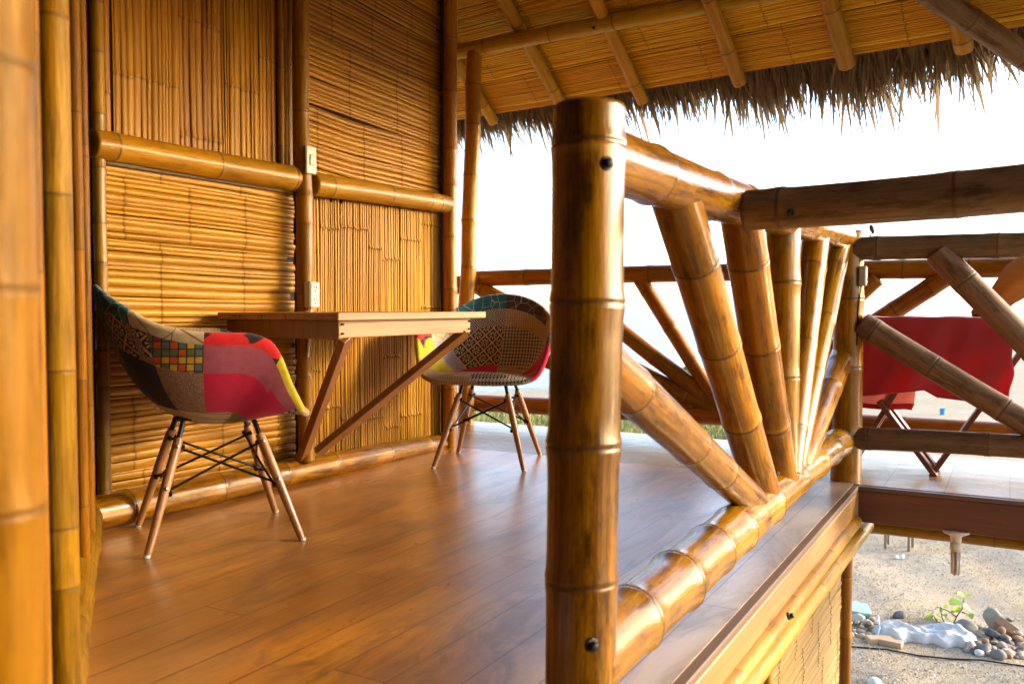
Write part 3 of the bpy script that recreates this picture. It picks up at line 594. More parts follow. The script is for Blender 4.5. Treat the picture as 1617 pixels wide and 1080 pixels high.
def chair_shell(parent):
    rim = np.array([(0, .275, .420), (.11, .275, .420), (.205, .262, .426), (.262, .225, .450), (.292, .185, .515), (.308, .155, .590), (.316, .120, .645), (.318, .060, .672), (.312, -.03, .676),
                    (.296, -.12, .684), (.268, -.205, .710), (.218, -.275, .755), (.150, -.325, .795), (.075, -.345, .818), (0, -.350, .824)])
    ctl = np.array([(0, .215, .492), (.11, .215, .49), (.19, .20, .475), (.236, .15, .445), (.248, .09, .415), (.255, .055, .412), (.258, .03, .41), (.257, .0, .41), (.25, -.05, .41),
                    (.235, -.10, .41), (.212, -.15, .41), (.175, -.195, .41), (.125, -.222, .41), (.065, -.235, .41), (0, -.24, .41)])
    NP, NR = 96, 22
    def half(P, tt):
        x = np.linspace(0, 1, len(P)); out = []
        M = np.concatenate([2 * P[:1] - P[1:2], P, 2 * P[-1:] - P[-2:-1]])
        M[0] = P[1] * np.array([-1, 1, 1]); M[-1] = P[-2] * np.array([-1, 1, 1])
        for s in tt:
            q = min(s, .99999) * (len(P) - 1); i = int(q); f = q - i; p0, p1, p2, p3 = M[i:i + 4]
            out.append(.5 * (2 * p1 + (p2 - p0) * f + (2 * p0 - 5 * p1 + 4 * p2 - p3) * f * f + (3 * p1 - p0 - 3 * p2 + p3) * f ** 3))
        return np.array(out)
    ph = np.arange(NP) / NP * 2; tt = np.where(ph <= 1, ph, 2 - ph); sg = np.where(ph <= 1, 1, -1)
    rimP = half(rim, tt) * np.stack([sg, np.ones(NP), np.ones(NP)], 1); ctlP = half(ctl, tt) * np.stack([sg, np.ones(NP), np.ones(NP)], 1)
    c0 = np.array([0, .0, .398]); rho = np.linspace(0.02, 1, NR) ** .9
    G = np.zeros((NR, NP, 3))
    for i, r_ in enumerate(rho):
        b1 = c0 + (ctlP - c0) * .72 + np.array([0, 0, -.004]); b2 = ctlP + (rimP - ctlP) * .30
        G[i] = (1 - r_) ** 3 * c0 + 3 * r_ * (1 - r_) ** 2 * b1 + 3 * r_ * r_ * (1 - r_) * b2 + r_ ** 3 * rimP
    dr = np.gradient(G, axis=0); dp = (np.roll(G, -1, 1) - np.roll(G, 1, 1)); Nn = np.cross(dp, dr); Nn /= np.linalg.norm(Nn, axis=2)[:, :, None] + 1e-9
    if Nn[3, :, 2].mean() > 0: Nn = -Nn        # outward / downward
    th_ = np.full(NR, .026); th_[0:2] = .026
    Gi = G - Nn * (.004 * np.sin(np.linspace(0, np.pi, NR))[:, None, None]); Go = G + Nn * th_[:, None, None]
    # rolled rim
    e = rimP - G[-2]; e /= np.linalg.norm(e, axis=1)[:, None]
    rings = [G[-1] + e * .008 + Nn[-1] * .004, G[-1] + e * .0125 + Nn[-1] * .013, G[-1] + e * .008 + Nn[-1] * .022]
    allr = [Gi[i] for i in range(NR)] + rings + [Go[i] for i in range(NR - 1, -1, -1)]
    V = np.concatenate(allr); nr = len(allr)
    arc = np.concatenate([[0], np.cumsum(np.linalg.norm(np.diff(np.stack(allr), axis=0), axis=2).mean(1))])
    UV = np.concatenate([np.stack([(ph - 1) * .95, np.full(NP, a_)], 1) for a_ in arc])
    # planar-ish uv: use front/side projection so patterns keep their size
    W_ = V; UV = np.stack([np.where(np.abs(W_[:, 0]) > .235, W_[:, 1] + .6 * np.sign(W_[:, 0]), W_[:, 0]), W_[:, 2] + .55 * np.clip(W_[:, 1] - .02, 0, 1) * (W_[:, 2] < .52)], 1)
    phv = np.tile(ph - 1, nr)
    def patch(i, p):
        a = tt[p]; s = sg[p]; x_ = s > 0; inside = i < NR; q = i if inside else nr - 1 - i; rr = rho[min(max(q, 0), NR - 1)]
        rimb = (not inside and i < NR + 3) or rr > .97
        if rimb:
            if x_: return f_tanh if a < .19 else f_yel if a < .37 else f_red if a < .60 else f_cream if a < .76 else f_teal
            return f_bwh if a < .2 else f_crim if a < .36 else f_teal if a < .52 else f_tanh if a < .78 else f_brown
        if inside:
            if a < .26 and rr > .42: return f_tanh if G[min(i, NR - 1), p, 0] > .03 else f_bwh
            if rr < .36: return f_crim if x_ else f_tanh
            if a > .74 and rr > .90: return f_teal if x_ else f_brown
            if x_ and .36 < a < .56 and rr > .86: return f_red
            if x_:
                if a < .53: return f_yel
                if a < .70: return f_cream if rr > .80 else f_stripe
                return f_geo if rr > .76 else f_flow
            if a < .50: return f_crim if rr < .86 else f_teal
            if a < .60: return f_tanh
            return f_tanh if rr > .78 else f_bwh
        if x_:
            if rr < .46: return f_olive if a < .45 else f_cream
            if a < .22: return f_bwh if rr > .7 else f_olive
            if a < .585: return f_mauve if rr > .79 + .22 * max(0, .5 - a) else f_crim
            if a < .71: return f_weave if rr > .80 else f_linen
            if a < .86: return f_flow if rr > .80 else f_black
            return f_teal if rr > .87 else f_flow if rr > .74 else f_black
        if a < .25: return f_tanh
        if a < .5: return f_crim
        return f_linen if rr < .78 else f_brown
    Fc = []; mi = []
    for i in range(nr - 1):
        for p in range(NP):
            Fc.append([i * NP + p, i * NP + (p + 1) % NP, (i + 1) * NP + (p + 1) % NP, (i + 1) * NP + p]); mi.append(patch(i, p))
    Fc.append(list(range(NP))[::-1]); mi.append(f_crim); Fc.append([(nr - 1) * NP + p for p in range(NP)]); mi.append(f_black)
    return mk('seat_shell', V, Fc, FAB, parent, True, midx=mi, uv=UV)
def make_chair(loc, rz, label):
    c = empty('armchair', loc, label, 'chair', 'patchwork armchairs at the fold-down table', rz)
    chair_shell(c)
    for sx in (-1, 1):
        for sy in (-1, 1):
            top = np.array([sx * .118, sy * .125 - .005, .345]); ft = np.array([sx * .218, sy * .236, .0])
            d = ft - top; L = np.linalg.norm(d); d /= L
            m = MB(); m.tube([top, top + d * .015, top + d * L * .35, ft + (top - ft) * .04, ft - d * .008], [.0135, .0150, .0158, .0115, .0105], 16); lg = m.build('leg', WD_LEG, c, True, smooth=True); crease(lg, 50)
            m = MB(); m.lathe((ft[0], ft[1], 0), [(.0105, .0), (.0115, .004), (.010, .010)], 12); m.build('foot_glide', CLEAR, lg, True)
            m = MB(); m.tube([top + d * .05, top - d * .05, np.array([sx * .105, sy * .112 - .005, .402])], [.0085, .0085, .009], 8)
            m.box((sx * .10, sy * .108 - .005, .405), (.045, .045, .012), bev=.002); m.build('bracket', BLACKM, lg, True)
            for hh in (.025, .16):
                m = MB(); p = top + d * hh; m.lathe(p + np.array([sx * .014, 0, 0]), [(.006, 0), (.006, .004), (.003, .006)], 8, axis=(sx, 0, 0))
                m.build('screw', plain('screw', (.5, .45, .4), .35, 1) if 'screw' not in bpy.data.materials else bpy.data.materials['screw'], lg, True)
    pt = lambda sx, sy, hh: np.array([sx * .118, sy * .125 - .005, .345]) + (np.array([sx * .218, sy * .236, 0]) - np.array([sx * .118, sy * .125 - .005, .345])) * hh
    for a, b in (((-1, -1), (1, -1)), ((1, -1), (1, 1)), ((1, 1), (-1, 1)), ((-1, 1), (-1, -1))):
        mid = (np.array([*a]) + np.array([*b])) / 2; inn = -np.array([mid[0], mid[1], 0]) * .018
        for p, q in ((pt(*a, .08), pt(*b, .48)), (pt(*b, .08), pt(*a, .48))):
            m = MB(); m.tube([p + inn, (p + q) / 2 + inn * 1.2, q + inn], .0042, 8)
            for e in (p, q): m.lathe(e + inn, [(.008, -.005), (.008, .005)], 8, axis=tuple(q - p))
            m.build('wire_brace', BLACKM, c, True)
    return c
make_chair((-2.325, 2.092, 0.001), R(-34.4), 'patchwork armchair nearer the camera, crimson and mauve side showing, left of the table')
make_chair((-2.246, 3.738, 0.001), R(-161.4), 'patchwork armchair facing the camera beyond the table, houndstooth seat showing')

# ================================================================== NEAR RAILING (sunburst of thick varnished bamboo)
XR = -.65
PX = lambda u, v, x=XR: onx(u, v, x)
nr_ = empty('bamboo_railing', (XR, 2.8, 0), 'thick glossy bamboo sunburst railing in the foreground with a round-topped post', 'railing')
def vnode(z0, d, vs): return [H + (HOR - v) / F * d - z0 for v in vs][::-1]
a_ = PX(931, 172); b_ = PX(914, 1080)
bamboo('post', [(XR, 1.39, -.05), (XR, 1.405, .5), (XR, a_[1], a_[2])], .0635, BAMD, nr_, 81, nodes=vnode(-.05, 1.545, (232, 478, 702, 915)), hollow=False, zig=.004, taper=-.03, n=40)
bolt(PX(958, 258, XR + .062), (.96, -.6, 0), .008, nr_); bolt(PX(934, 1018, XR + .062), (.96, -.6, 0), .008, nr_)
bamboo('top_rail', [PX(925, 240), PX(1000, 268), PX(1100, 302), PX(1200, 333), PX(1280, 357), PX(1348, 379)], .056, BAMR, nr_, 82, nodes=[.30, .72, 1.02, 1.5, 1.9, 2.3, 2.7], zig=.004, hollow=False, n=32, taper=.1, swell=.07)
bamboo('bottom_rail', [PX(918, 1050), PX(985, 985), PX(1100, 890), PX(1200, 800), PX(1270, 738), PX(1345, 688)], .061, BAMR, nr_, 83, nodes=[.235, .50, .76, .98, 1.30, 1.68, 2.05, 2.35, 2.6, 2.78], zig=.005, hollow=False, n=32, taper=.1, swell=.11)
bamboo('post', [(-.635, 4.13, -.0), (-.635, 4.13, .5), (-.635, 4.13, 1.09)], .062, BAMR, nr_, 84, nodes=[.20, .50, .80, 1.03], hollow=False, zig=.006, n=28)
for i, (p, q, r_, nd_) in enumerate((((935, 560), (1192, 796), .050, (.19, .59, .84)), ((1065, 296), (1208, 790), .055, (.20, .48, .78)), ((1170, 326), (1234, 770), .057, (.15, .43, .72)),
                                     ((1236, 347), (1235, 768), .055, (.18, .49, .80)), ((1288, 363), (1241, 764), .052, (.14, .46, .79)), ((1326, 375), (1246, 760), .049, (.17, .49, .80)), ((1347, 508), (1252, 756), .052, (.20, .44, .68)))):
    bamboo('spoke', [PX(p[0], p[1] + (12 if i else 0), -.66), PX(*q)], r_ - .002, BAMR, nr_, 90 + i, nodes=list(nd_), hollow=False, zig=.006, n=28)
for u, v in ((1110, 708), (1216, 748), (1236, 742)):
    g_ = PX(u, v, -.66) + np.array([.62, -.76, .2]) * .050; pg = MB(); pg.lathe(g_, [(.0065, -.02), (.0065, .0025), (.005, .0035)], 10, axis=(.62, -.76, .2)); pg.build('peg', HOLE, nr_)

# ================================================================== STAIR RAIL, PLATFORM RAILING, FAR RAILING
sr = empty('bamboo_railing', (1.15, 2.1, 0), 'brown bamboo rail reaching right from the sunburst railing, highest in the frame', 'railing')
s0 = onx(1180, 332, -.59); s1 = ony(1617, 297, s0[1] - .02); s2 = s1 + (s1 - s0) * 1.9
bamboo('top_rail', [s0, (s0 + s1) / 2 + np.array([0, 0, -.004]), s1, s2], .053, BAMG, sr, 101, nodes=[.085, .47, .84, 1.2], hollow=False, taper=-.12, zig=.004, n=30)
bolt(ony(1248, 336, s0[1] - .052), (0, -1, 0), .006, sr)
bamboo('post', [(s2[0] - .1, s2[1] + .06, GZ), (s2[0] - .1, s2[1] + .06, 1.1)], .055, BAMG, sr, 102, hollow=False)
YP = 4.12
pr_ = empty('bamboo_railing', (.2, YP, 0), 'shade-greyed bamboo railing on the walkway edge above the red-brown beam', 'railing')
bamboo('top_rail', [ony(1352, 393, YP), ony(1480, 390, YP), ony(1617, 387, YP), ony(1617, 387, YP) + np.array([1.3, 0, 0])], .052, BAMG, pr_, 111, nodes=[.085, .54, .92, 1.3], hollow=False, taper=-.05, zig=.004)
bamboo('bottom_rail', [ony(1352, 692, YP), ony(1480, 697, YP), ony(1617, 705, YP), ony(1617, 705, YP) + np.array([1.3, 0, 0])], .047, BAMG, pr_, 112, nodes=[.05, .51, .95, 1.4], hollow=False, zig=.004)
bamboo('spoke', [ony(1362, 512, YP - .01), ony(1760, 752, YP - .01)], .050, BAMG, pr_, 113, nodes=[.055, .33, .64], hollow=False, zig=.004)
bamboo('spoke', [ony(1480, 400, YP - .02), ony(1800, 722, YP - .02)], .052, BAMG, pr_, 114, nodes=[.16, .55, .85], hollow=False, zig=.004)
bamboo('post', [(1.35, YP, 0), (1.35, YP, 1.09)], .06, BAMG, pr_, 115, hollow=False)
YF = 4.97
fr_ = empty('bamboo_railing', (-1.4, YF, 0), 'long orange bamboo railing along the far edge of the walkway behind both chairs', 'railing')
ff = lambda u, v: ony(u, v, YF)
bamboo('top_rail', [ff(738, 441), ff(900, 436), ff(1060, 432), ff(1400, 426), ff(1617, 422), ff(1617, 422) + np.array([1.2, 0, 0])], .050, BAMO, fr_, 121, nodes=[.12, .45, .85, 1.28, 1.6, 1.95, 2.3, 2.65, 2.95], hollow=False, zig=.004, space=.4)
bamboo('top_rail', [ff(738, 447) + np.array([0, -.02, 0]), ff(712, 446) + np.array([-1.2, -.02, 0])], .048, BAMO, fr_, 122, hollow=False)
bamboo('bottom_rail', [ff(700, 633), ff(900, 644), ff(1100, 655), ff(1400, 672), ff(1570, 683), ff(1570, 683) + np.array([1.4, 0, 0])], .055, BAMO, fr_, 123, hollow=False, zig=.004, space=.42)
for i, (p, q, r_) in enumerate((((752, 452), (1128, 648), .048), ((742, 532), (1095, 643), .045), ((905, 462), (1132, 640), .046), ((1010, 440), (1138, 645), .043), ((1500, 434), (1165, 648), .047), ((1385, 440), (1160, 645), .044), ((1290, 440), (1150, 645), .044),
                                 ((725, 452), (600, 530), .045), ((1590, 520), (1190, 655), .045))):
    bamboo('spoke', [ff(*p) + np.array([0, -.012 * (i % 3), 0]), ff(*q)], r_, BAMO, fr_, 130 + i, hollow=False, zig=.005)
bamboo('post', [(1.3, YF, 0), (1.3, YF, 1.05)], .055, BAMO, fr_, 145, hollow=False)

# ================================================================== UNDER THE DECK
ud = empty('bamboo_wall', (-.6, 3.2, GZ), 'split-bamboo skirting wall under the deck edge beside the sandy yard', 'wall')
split_mat('wall_panel', (-.645, 2.63, GZ), (0, 1, 0), (0, 0, 1), 1.42, 1.60, [MATU, GAP], ud, 151, sw=(.010, .022), bw=(.14, .22), wav=.006, tilt=.0, hgt=1.6, nsp=(.25, .36))
split_mat('wall_panel', (-.645, 2.59, GZ), (0, 0, 1), (0, -1, 0), 1.60, 2.2, [MATP, GAP], ud, 152, sw=(.010, .016), bw=(.15, .25))
bamboo('wall_post', [(-.615, 2.61, GZ), (-.615, 2.61, -.16)], .014, BAMO, ud, 153, hollow=False)
q0 = onx(1351, 823, -.562); q1 = onx(1160, 1072, -.562); e_ = (q1 - q0); e_ /= np.linalg.norm(e_)
bamboo('skirting_pole', [q0, (q0 + q1) / 2, q1, q1 + e_ * 1.6], .0245, BAMW, ud, 154, nodes=[.10, .34, .62, .93, 1.22, 1.55, 1.85, 2.2, 2.6, 3.0], hollow=False, zig=.006)
q0 = onx(1369, 829, -.545); q1 = onx(1204, 1047, -.545); e_ = (q1 - q0); e_ /= np.linalg.norm(e_)
bamboo('skirting_pole', [q0, (q0 + q1) / 2, q1, q1 + e_ * 1.8], .028, BAMW, ud, 155, nodes=[.22, .52, .83, 1.13, 1.42, 1.74, 2.1, 2.5, 2.9], hollow=False, zig=.006)
g_ = onx(1246, 972, -.52); bolt(g_, (1, 0, .3), .007, ud)
q0 = ony(1336, 880, 4.09)
sp_ = bamboo('support_post', [(q0[0], 4.09, GZ - .02), (q0[0] + .004, 4.09, -.17)], .0255, BAMO, None, 156, nodes=[.55, .83, 1.13, 1.4], hollow=False, zig=.006)
tag(sp_, 'slim amber bamboo post standing on the sand under the deck corner', 'post')
bm = bamboo('floor_pole', [ony(1366, 829, 4.3), ony(1617, 858, 4.3), ony(1617, 858, 4.3) + np.array([1.8, 0, -.03])], .030, BAMO, None, 157, hollow=False, nodes=[.03, .52, 1.0])
tag(bm, 'orange bamboo joist running just below the red-brown walkway beam', 'joist')

# ceiling lamp under the beam
lp = onz(1510, 838, -.155); lp = ony(1510, 838, 4.03)
lm = empty('ceiling_lamp', (lp[0], lp[1], lp[2]), 'cream spiral-less energy-saving bulb in a round holder hanging under the beam', 'lamp')
lm['label'] = 'cream energy-saving bulb with folded tubes in a round holder hanging under the beam'
x, y, z = lp
m = MB(); m.lathe((x, y, z), [(.052, .003), (.054, -.002), (.050, -.007), (.026, -.018), (.0205, -.026), (.0205, -.040), (.018, -.046)], 28); crease(m.build('holder', CREAM, lm))
m = MB(); m.lathe((x, y, z), [(.015, -.046), (.0225, -.050), (.0235, -.075), (.021, -.082), (.012, -.083)], 24); crease(m.build('bulb_base', CREAM, lm))
m = MB()
for k in range(3):
    a = R(20 + 120 * k); c, s = math.cos(a), math.sin(a); tx, ty = -s, c
    pts = [np.array([x + c * .011 + tx * w_, y + s * .011 + ty * w_, z + h_]) for w_, h_ in ((-.0075, -.08), (-.0075, -.165), (-.006, -.174), (0, -.178), (.006, -.174), (.0075, -.165), (.0075, -.08))]
    m.tube(pts, .0058, 10)
m.build('lamp_tubes', TUBEG, lm, smooth=True)

# junction box + wire on the end post
jb = empty('junction_box', (-.56, 4.1, .88), 'small grey junction box with a thin wire on the railing end post', 'box')
p = ony(1363, 436, 4.10)
m = MB(); m.box(p, (.030, .05, .085), bev=.004); crease(m.build('box', GREYBOX, jb))
m = MB(); m.tube([p + np.array([-.006, -.01, -.04]), p + np.array([-.010, -.012, -.08]), p + np.array([-.016, -.014, -.15]), p + np.array([-.02, -.014, -.30])], .003, 6); m.build('wire', BLACKM, jb)
m = MB()
for dz in (-.02, .0): m.lathe(p + np.array([.016, 0, dz - .015]), [(.003, 0), (.003, .006)], 8, axis=(1, 0, 0))
m.build('screw', BOLT, jb)
p = ony(1377, 362, 4.12); cc = empty('cable_clip', (p[0], 4.12, p[2]), 'tiny dark leaf-shaped clip on a pale wire above the walkway rail', 'clip')
m = MB(); m.lathe(p, [(.001, -.022), (.008, -.012), (.011, .0), (.009, .012), (.003, .02)], 10, axis=(-.35, 0, .9)); m.build('clip_body', plain('clip_grey', (.06, .075, .085), .5), cc, smooth=True)
m = MB(); m.tube([p + np.array([.002, 0, -.016]), p + np.array([-.010, 0, -.036]), p + np.array([-.018, 0, -.055]), p + np.array([-.018, 0, -.10])], .0035, 6); m.build('wire', CLEAR, cc, smooth=True)

# ================================================================== RED-DRAPED TRESTLE TABLE
tt_ = empty('trestle_table', (-.3, 4.55, 0), 'trestle table with crossed red-brown legs on the walkway under a red cloth', 'table')
YC = 4.42
def leg(a, b, y): 
    m = MB(); m.beam(ony(*a, YC) + np.array([0, y, 0]), ony(*b, YC) + np.array([0, y, 0]), .022, .062, up=(0, 1, 0.001)); m.build('leg', WD_RED, tt_)
for y in (0.0, .14):
    leg((1388, 632), (1478, 752), y); leg((1470, 752), (1625, 540), y + .025)
    leg((1535, 600), (1650, 735), y); leg((1340, 740), (1450, 560), y + .025)
m = MB(); a = ony(1340, 509, YC); b = ony(1590, 509, YC); m.box(((a[0] + b[0]) / 2, YC + .22, a[2] - .012), (b[0] - a[0], .40, .022), bev=.003); m.build('tabletop', WD_RED, tt_)
# cloth: draped sheet hanging over the front edge
def cloth():
    t = NT('red_cloth'); n = t.noise(t.obj(), 5, 4); c = t.mix(t.ramp(n, [(.3, 0), (.7, 1)]), (.50, .030, .036), (.62, .045, .050))
    w = t.noise(t.scale(t.obj(), (300, 300, 300)), 1, 2); m_ = t.out(c, .85, t.bump(w, .15, .001), 0, sheen=.3)
    tr = t.n('BsdfTranslucent'); t.put(tr.inputs[0], (.62, .03, .04)); mx = t.n('MixShader'); mx.inputs[0].default_value = .35
    o = t.t.nodes['Material Output']; t.t.links.new(t.b.outputs[0], mx.inputs[1]); t.t.links.new(tr.outputs[0], mx.inputs[2]); t.t.links.new(mx.outputs[0], o.inputs[0]); return m_
CL = cloth()
NU, NV = 90, 60; g = np.random.default_rng(4); vs = []
xa = ony(1330, 500, YC)[0]; xb = ony(1594, 500, YC)[0]; ztop = ony(1450, 502, YC)[2]
bot = lambda s: np.interp(s, [0, .52, .60, 1.0], [ony(1340, 628, YC)[2], ony(1490, 616, YC)[2], ony(1510, 628, YC)[2], ony(1590, 640, YC)[2]])
for i in range(NU + 1):
    s = i / NU
    for j in range(NV + 1):
        q = j / NV; x = xa + (xb - xa) * s; end = max(0, (s - .86) / .14)
        if q < .35: # over the top
            y = YC + .44 - .46 * q / .35; zz = ztop - .01 * end ** 2 + .003 * math.sin(s * 21) 
        else:
            h = (q - .35) / .65; zz = ztop + (bot(s) - ztop) * h; y = YC - .02 - .018 * h + .020 * h * math.sin(s * 7.3 + 1 + 1.5 * h) + .008 * h * math.sin(s * 19 + h * 3) + .0025 * math.sin(s * 33 + q * 9)
            y -= .012 * math.sin(min(1, h * 6) * math.pi / 2)
        zz -= .11 * end ** 2.5 * (1 if q < .35 else (1 - (q - .35) / .65) ** 1.5)
        x += (.02 * end * math.sin(((q - .3) / .7) * math.pi) if q > .35 else 0) + .004 * math.sin(q * 20) * end
        vs.append((x, y, zz))
fc = [[i * (NV + 1) + j, (i + 1) * (NV + 1) + j, (i + 1) * (NV + 1) + j + 1, i * (NV + 1) + j + 1] for i in range(NU) for j in range(NV)]
rc = mk('tablecloth', vs, fc, CL); md = rc.modifiers.new('thickness', 'SOLIDIFY'); md.thickness = .004
tag(rc, 'plain red cloth draped over the trestle table on the walkway', 'tablecloth')
# low left hang of the red cloth, its backlit pink put into the colour
t = NT('backlit_cloth'); PK = t.out((.62, .26, .22), .8, None); tr = t.n('BsdfTranslucent'); t.put(tr.inputs[0], (.75, .35, .30)); mx = t.n('MixShader'); mx.inputs[0].default_value = .5
t.t.links.new(t.b.outputs[0], mx.inputs[1]); t.t.links.new(tr.outputs[0], mx.inputs[2]); t.t.links.new(mx.outputs[0], t.t.nodes['Material Output'].inputs[0])
pk = empty('hanging_cloth', (-.5, YC, .3), 'low flap of the red tablecloth, backlit pink put into its colour, with a red hem', 'cloth')
def sheet(name, cs, mat, parent, wob=.006, n1=24, n2=10, th=.003):
    cs = [np.array(c) for c in cs]; v = []
    for i in range(n1 + 1):
        s = i / n1
        for j in range(n2 + 1):
            q = j / n2; p = (cs[0] * (1 - s) + cs[1] * s) * (1 - q) + (cs[3] * (1 - s) + cs[2] * s) * q
            v.append(p + np.array([0, wob * math.sin(s * 14 + q * 2), wob * .5 * math.sin(s * 9)]))
    o = mk(name, v, [[i * (n2 + 1) + j, (i + 1) * (n2 + 1) + j, (i + 1) * (n2 + 1) + j + 1, i * (n2 + 1) + j + 1] for i in range(n1) for j in range(n2)], mat, parent)
    md = o.modifiers.new('thickness', 'SOLIDIFY'); md.thickness = th; return o
cp = lambda u, v, d=.03: ony(u, v, YC + d)
sheet('flap', [cp(1338, 615), cp(1447, 610), cp(1443, 640), cp(1338, 638)], PK, pk)
sheet('hem', [cp(1338, 637, .026), cp(1444, 638, .026), cp(1440, 648, .026), cp(1338, 643, .026)], CL, pk)
# yellow bundled hammock cloth beyond
t = NT('yellow_cloth'); n = t.noise(t.scale(t.obj(), (6, 6, 60)), 1, 3); YL = t.out(t.mix(n, (.52, .22, .02), (.68, .34, .03)), .85, t.bump(n, .4, .01), 0, sheen=.2)
m = MB(); pts = np.array([ony(1536, 497, 4.84), ony(1552, 490, 4.83), ony(1580, 470, 4.80), ony(1610, 440, 4.78), ony(1640, 425, 4.76), ony(1700, 400, 4.74)])
m.tube(pts, [.012, .03, .055, .085, .10, .10], 28); hv = np.concatenate(m.v); aa = np.arctan2(hv[:, 1] - 4.8, hv[:, 2] - .8); hv[:, 1] += .012 * np.sin(aa * 9); hv[:, 2] += .010 * np.sin(aa * 11 + hv[:, 0] * 8); m.v = [hv]
hm = m.build('hammock', YL, None, smooth=True); tag(hm, 'bunched yellow hammock cloth hanging beyond the red table, cut by the right frame edge', 'hammock')

# ================================================================== ROOF: facets, rafters, purlin, thatch fringe
rf = empty('thatched_roof', (-2.0, 2.0, 2.1), 'palm-thatched roof with split-bamboo ceiling and bamboo rafters', 'roof')
AZ = R(8); SL = R(39)
P0 = ony(950, 40, 4.85) + np.array([0, 0, .105])
def facet(az):
    e = np.array([math.cos(az), -math.sin(az), 0]); d = np.array([math.sin(az) * math.cos(SL), math.cos(az) * math.cos(SL), -math.sin(SL)]); return e, d, np.cross(e, d)
e1_, d1_, n1_ = facet(AZ)
onr = lambda u, v, off=0: on(u, v, P0 - n1_ * off, n1_)
S_ = 4.3; cr = onr(1690, 28); cl_ = cr - e1_ * S_
def hipclip(s): return lambda v: (.322 * v, s - .322 * v)
split_mat('ceiling_mat', cl_, e1_, -d1_, S_, 5.6, [MATR, GAP], rf, 201, sw=(.009, .019), bw=(.16, .28), wav=.005, clip=hipclip(S_), step=.09, hgt=1.2, nsp=(.45, .75))
c = cr
for k in range(1, 8):
    e2_, d2_, n2_ = facet(AZ + R(45 * k)); split_mat('ceiling_mat', c, e2_, -d2_, S_, 5.6, [MATR, GAP], rf, 201 + k, sw=(.03, .05) if k < 3 else (.08, .12), step=.4, clip=hipclip(S_), nsp=(.6, .9)); c = c + e2_ * S_
for i, (lo, hi, r_) in enumerate((((780, 193), (715, 95), .040), ((893, 178), (795, 0), .041), ((1015, 160), (940, 0), .041), ((1168, 131), (1125, 20), .044), ((1337, 103), (1308, 0), .048), ((1522, 78), (1516, 20), .049), ((700, 215), (640, 120), .04))):
    a = onr(*lo, r_ + .012); L_ = 2.4
    dirn = -d1_ + e1_ * .015
    bamboo('rafter', [a, a + dirn * L_], r_, BAMT, rf, 210 + i, hollow=False, zig=.008, space=.42, taper=-.1)
h0 = on(1485, 0, P0 - n1_ * .20, n1_); h1 = on(1617, 90, P0 - n1_ * .20, n1_); dd = (h1 - h0)
bamboo('hip_pole', [h0 - dd * 1.6, h1 + dd * .35], .058, BAMG, rf, 220, hollow=False, zig=.004, nodes=[.3, .72, .98, 1.3])
pp = lambda u, v: ony(u, v, 4.85)
bamboo('purlin', [pp(690, 88), pp(850, 58), pp(1000, 29), pp(1134, 5), pp(1134, 5) + np.array([1.5, 0, .03])], .047, BAMT, rf, 221, hollow=False, zig=.004, space=.5)
bolt(pp(943, 48) + np.array([0, -.05, 0]), (0, -1, -.2), .006, rf)
pq = pp(750, 84); pb_ = pp(735, 668)
bamboo('roof_post', [(pb_[0], 4.85, 0), ((pq[0] + pb_[0]) / 2 - .01, 4.85, 1.15), (pq[0], 4.85, pq[2])], .050, BAMO, rf, 222, nodes=[.33, .69, 1.02, 1.32, 1.62, 1.93, 2.18], hollow=False, zig=.03)

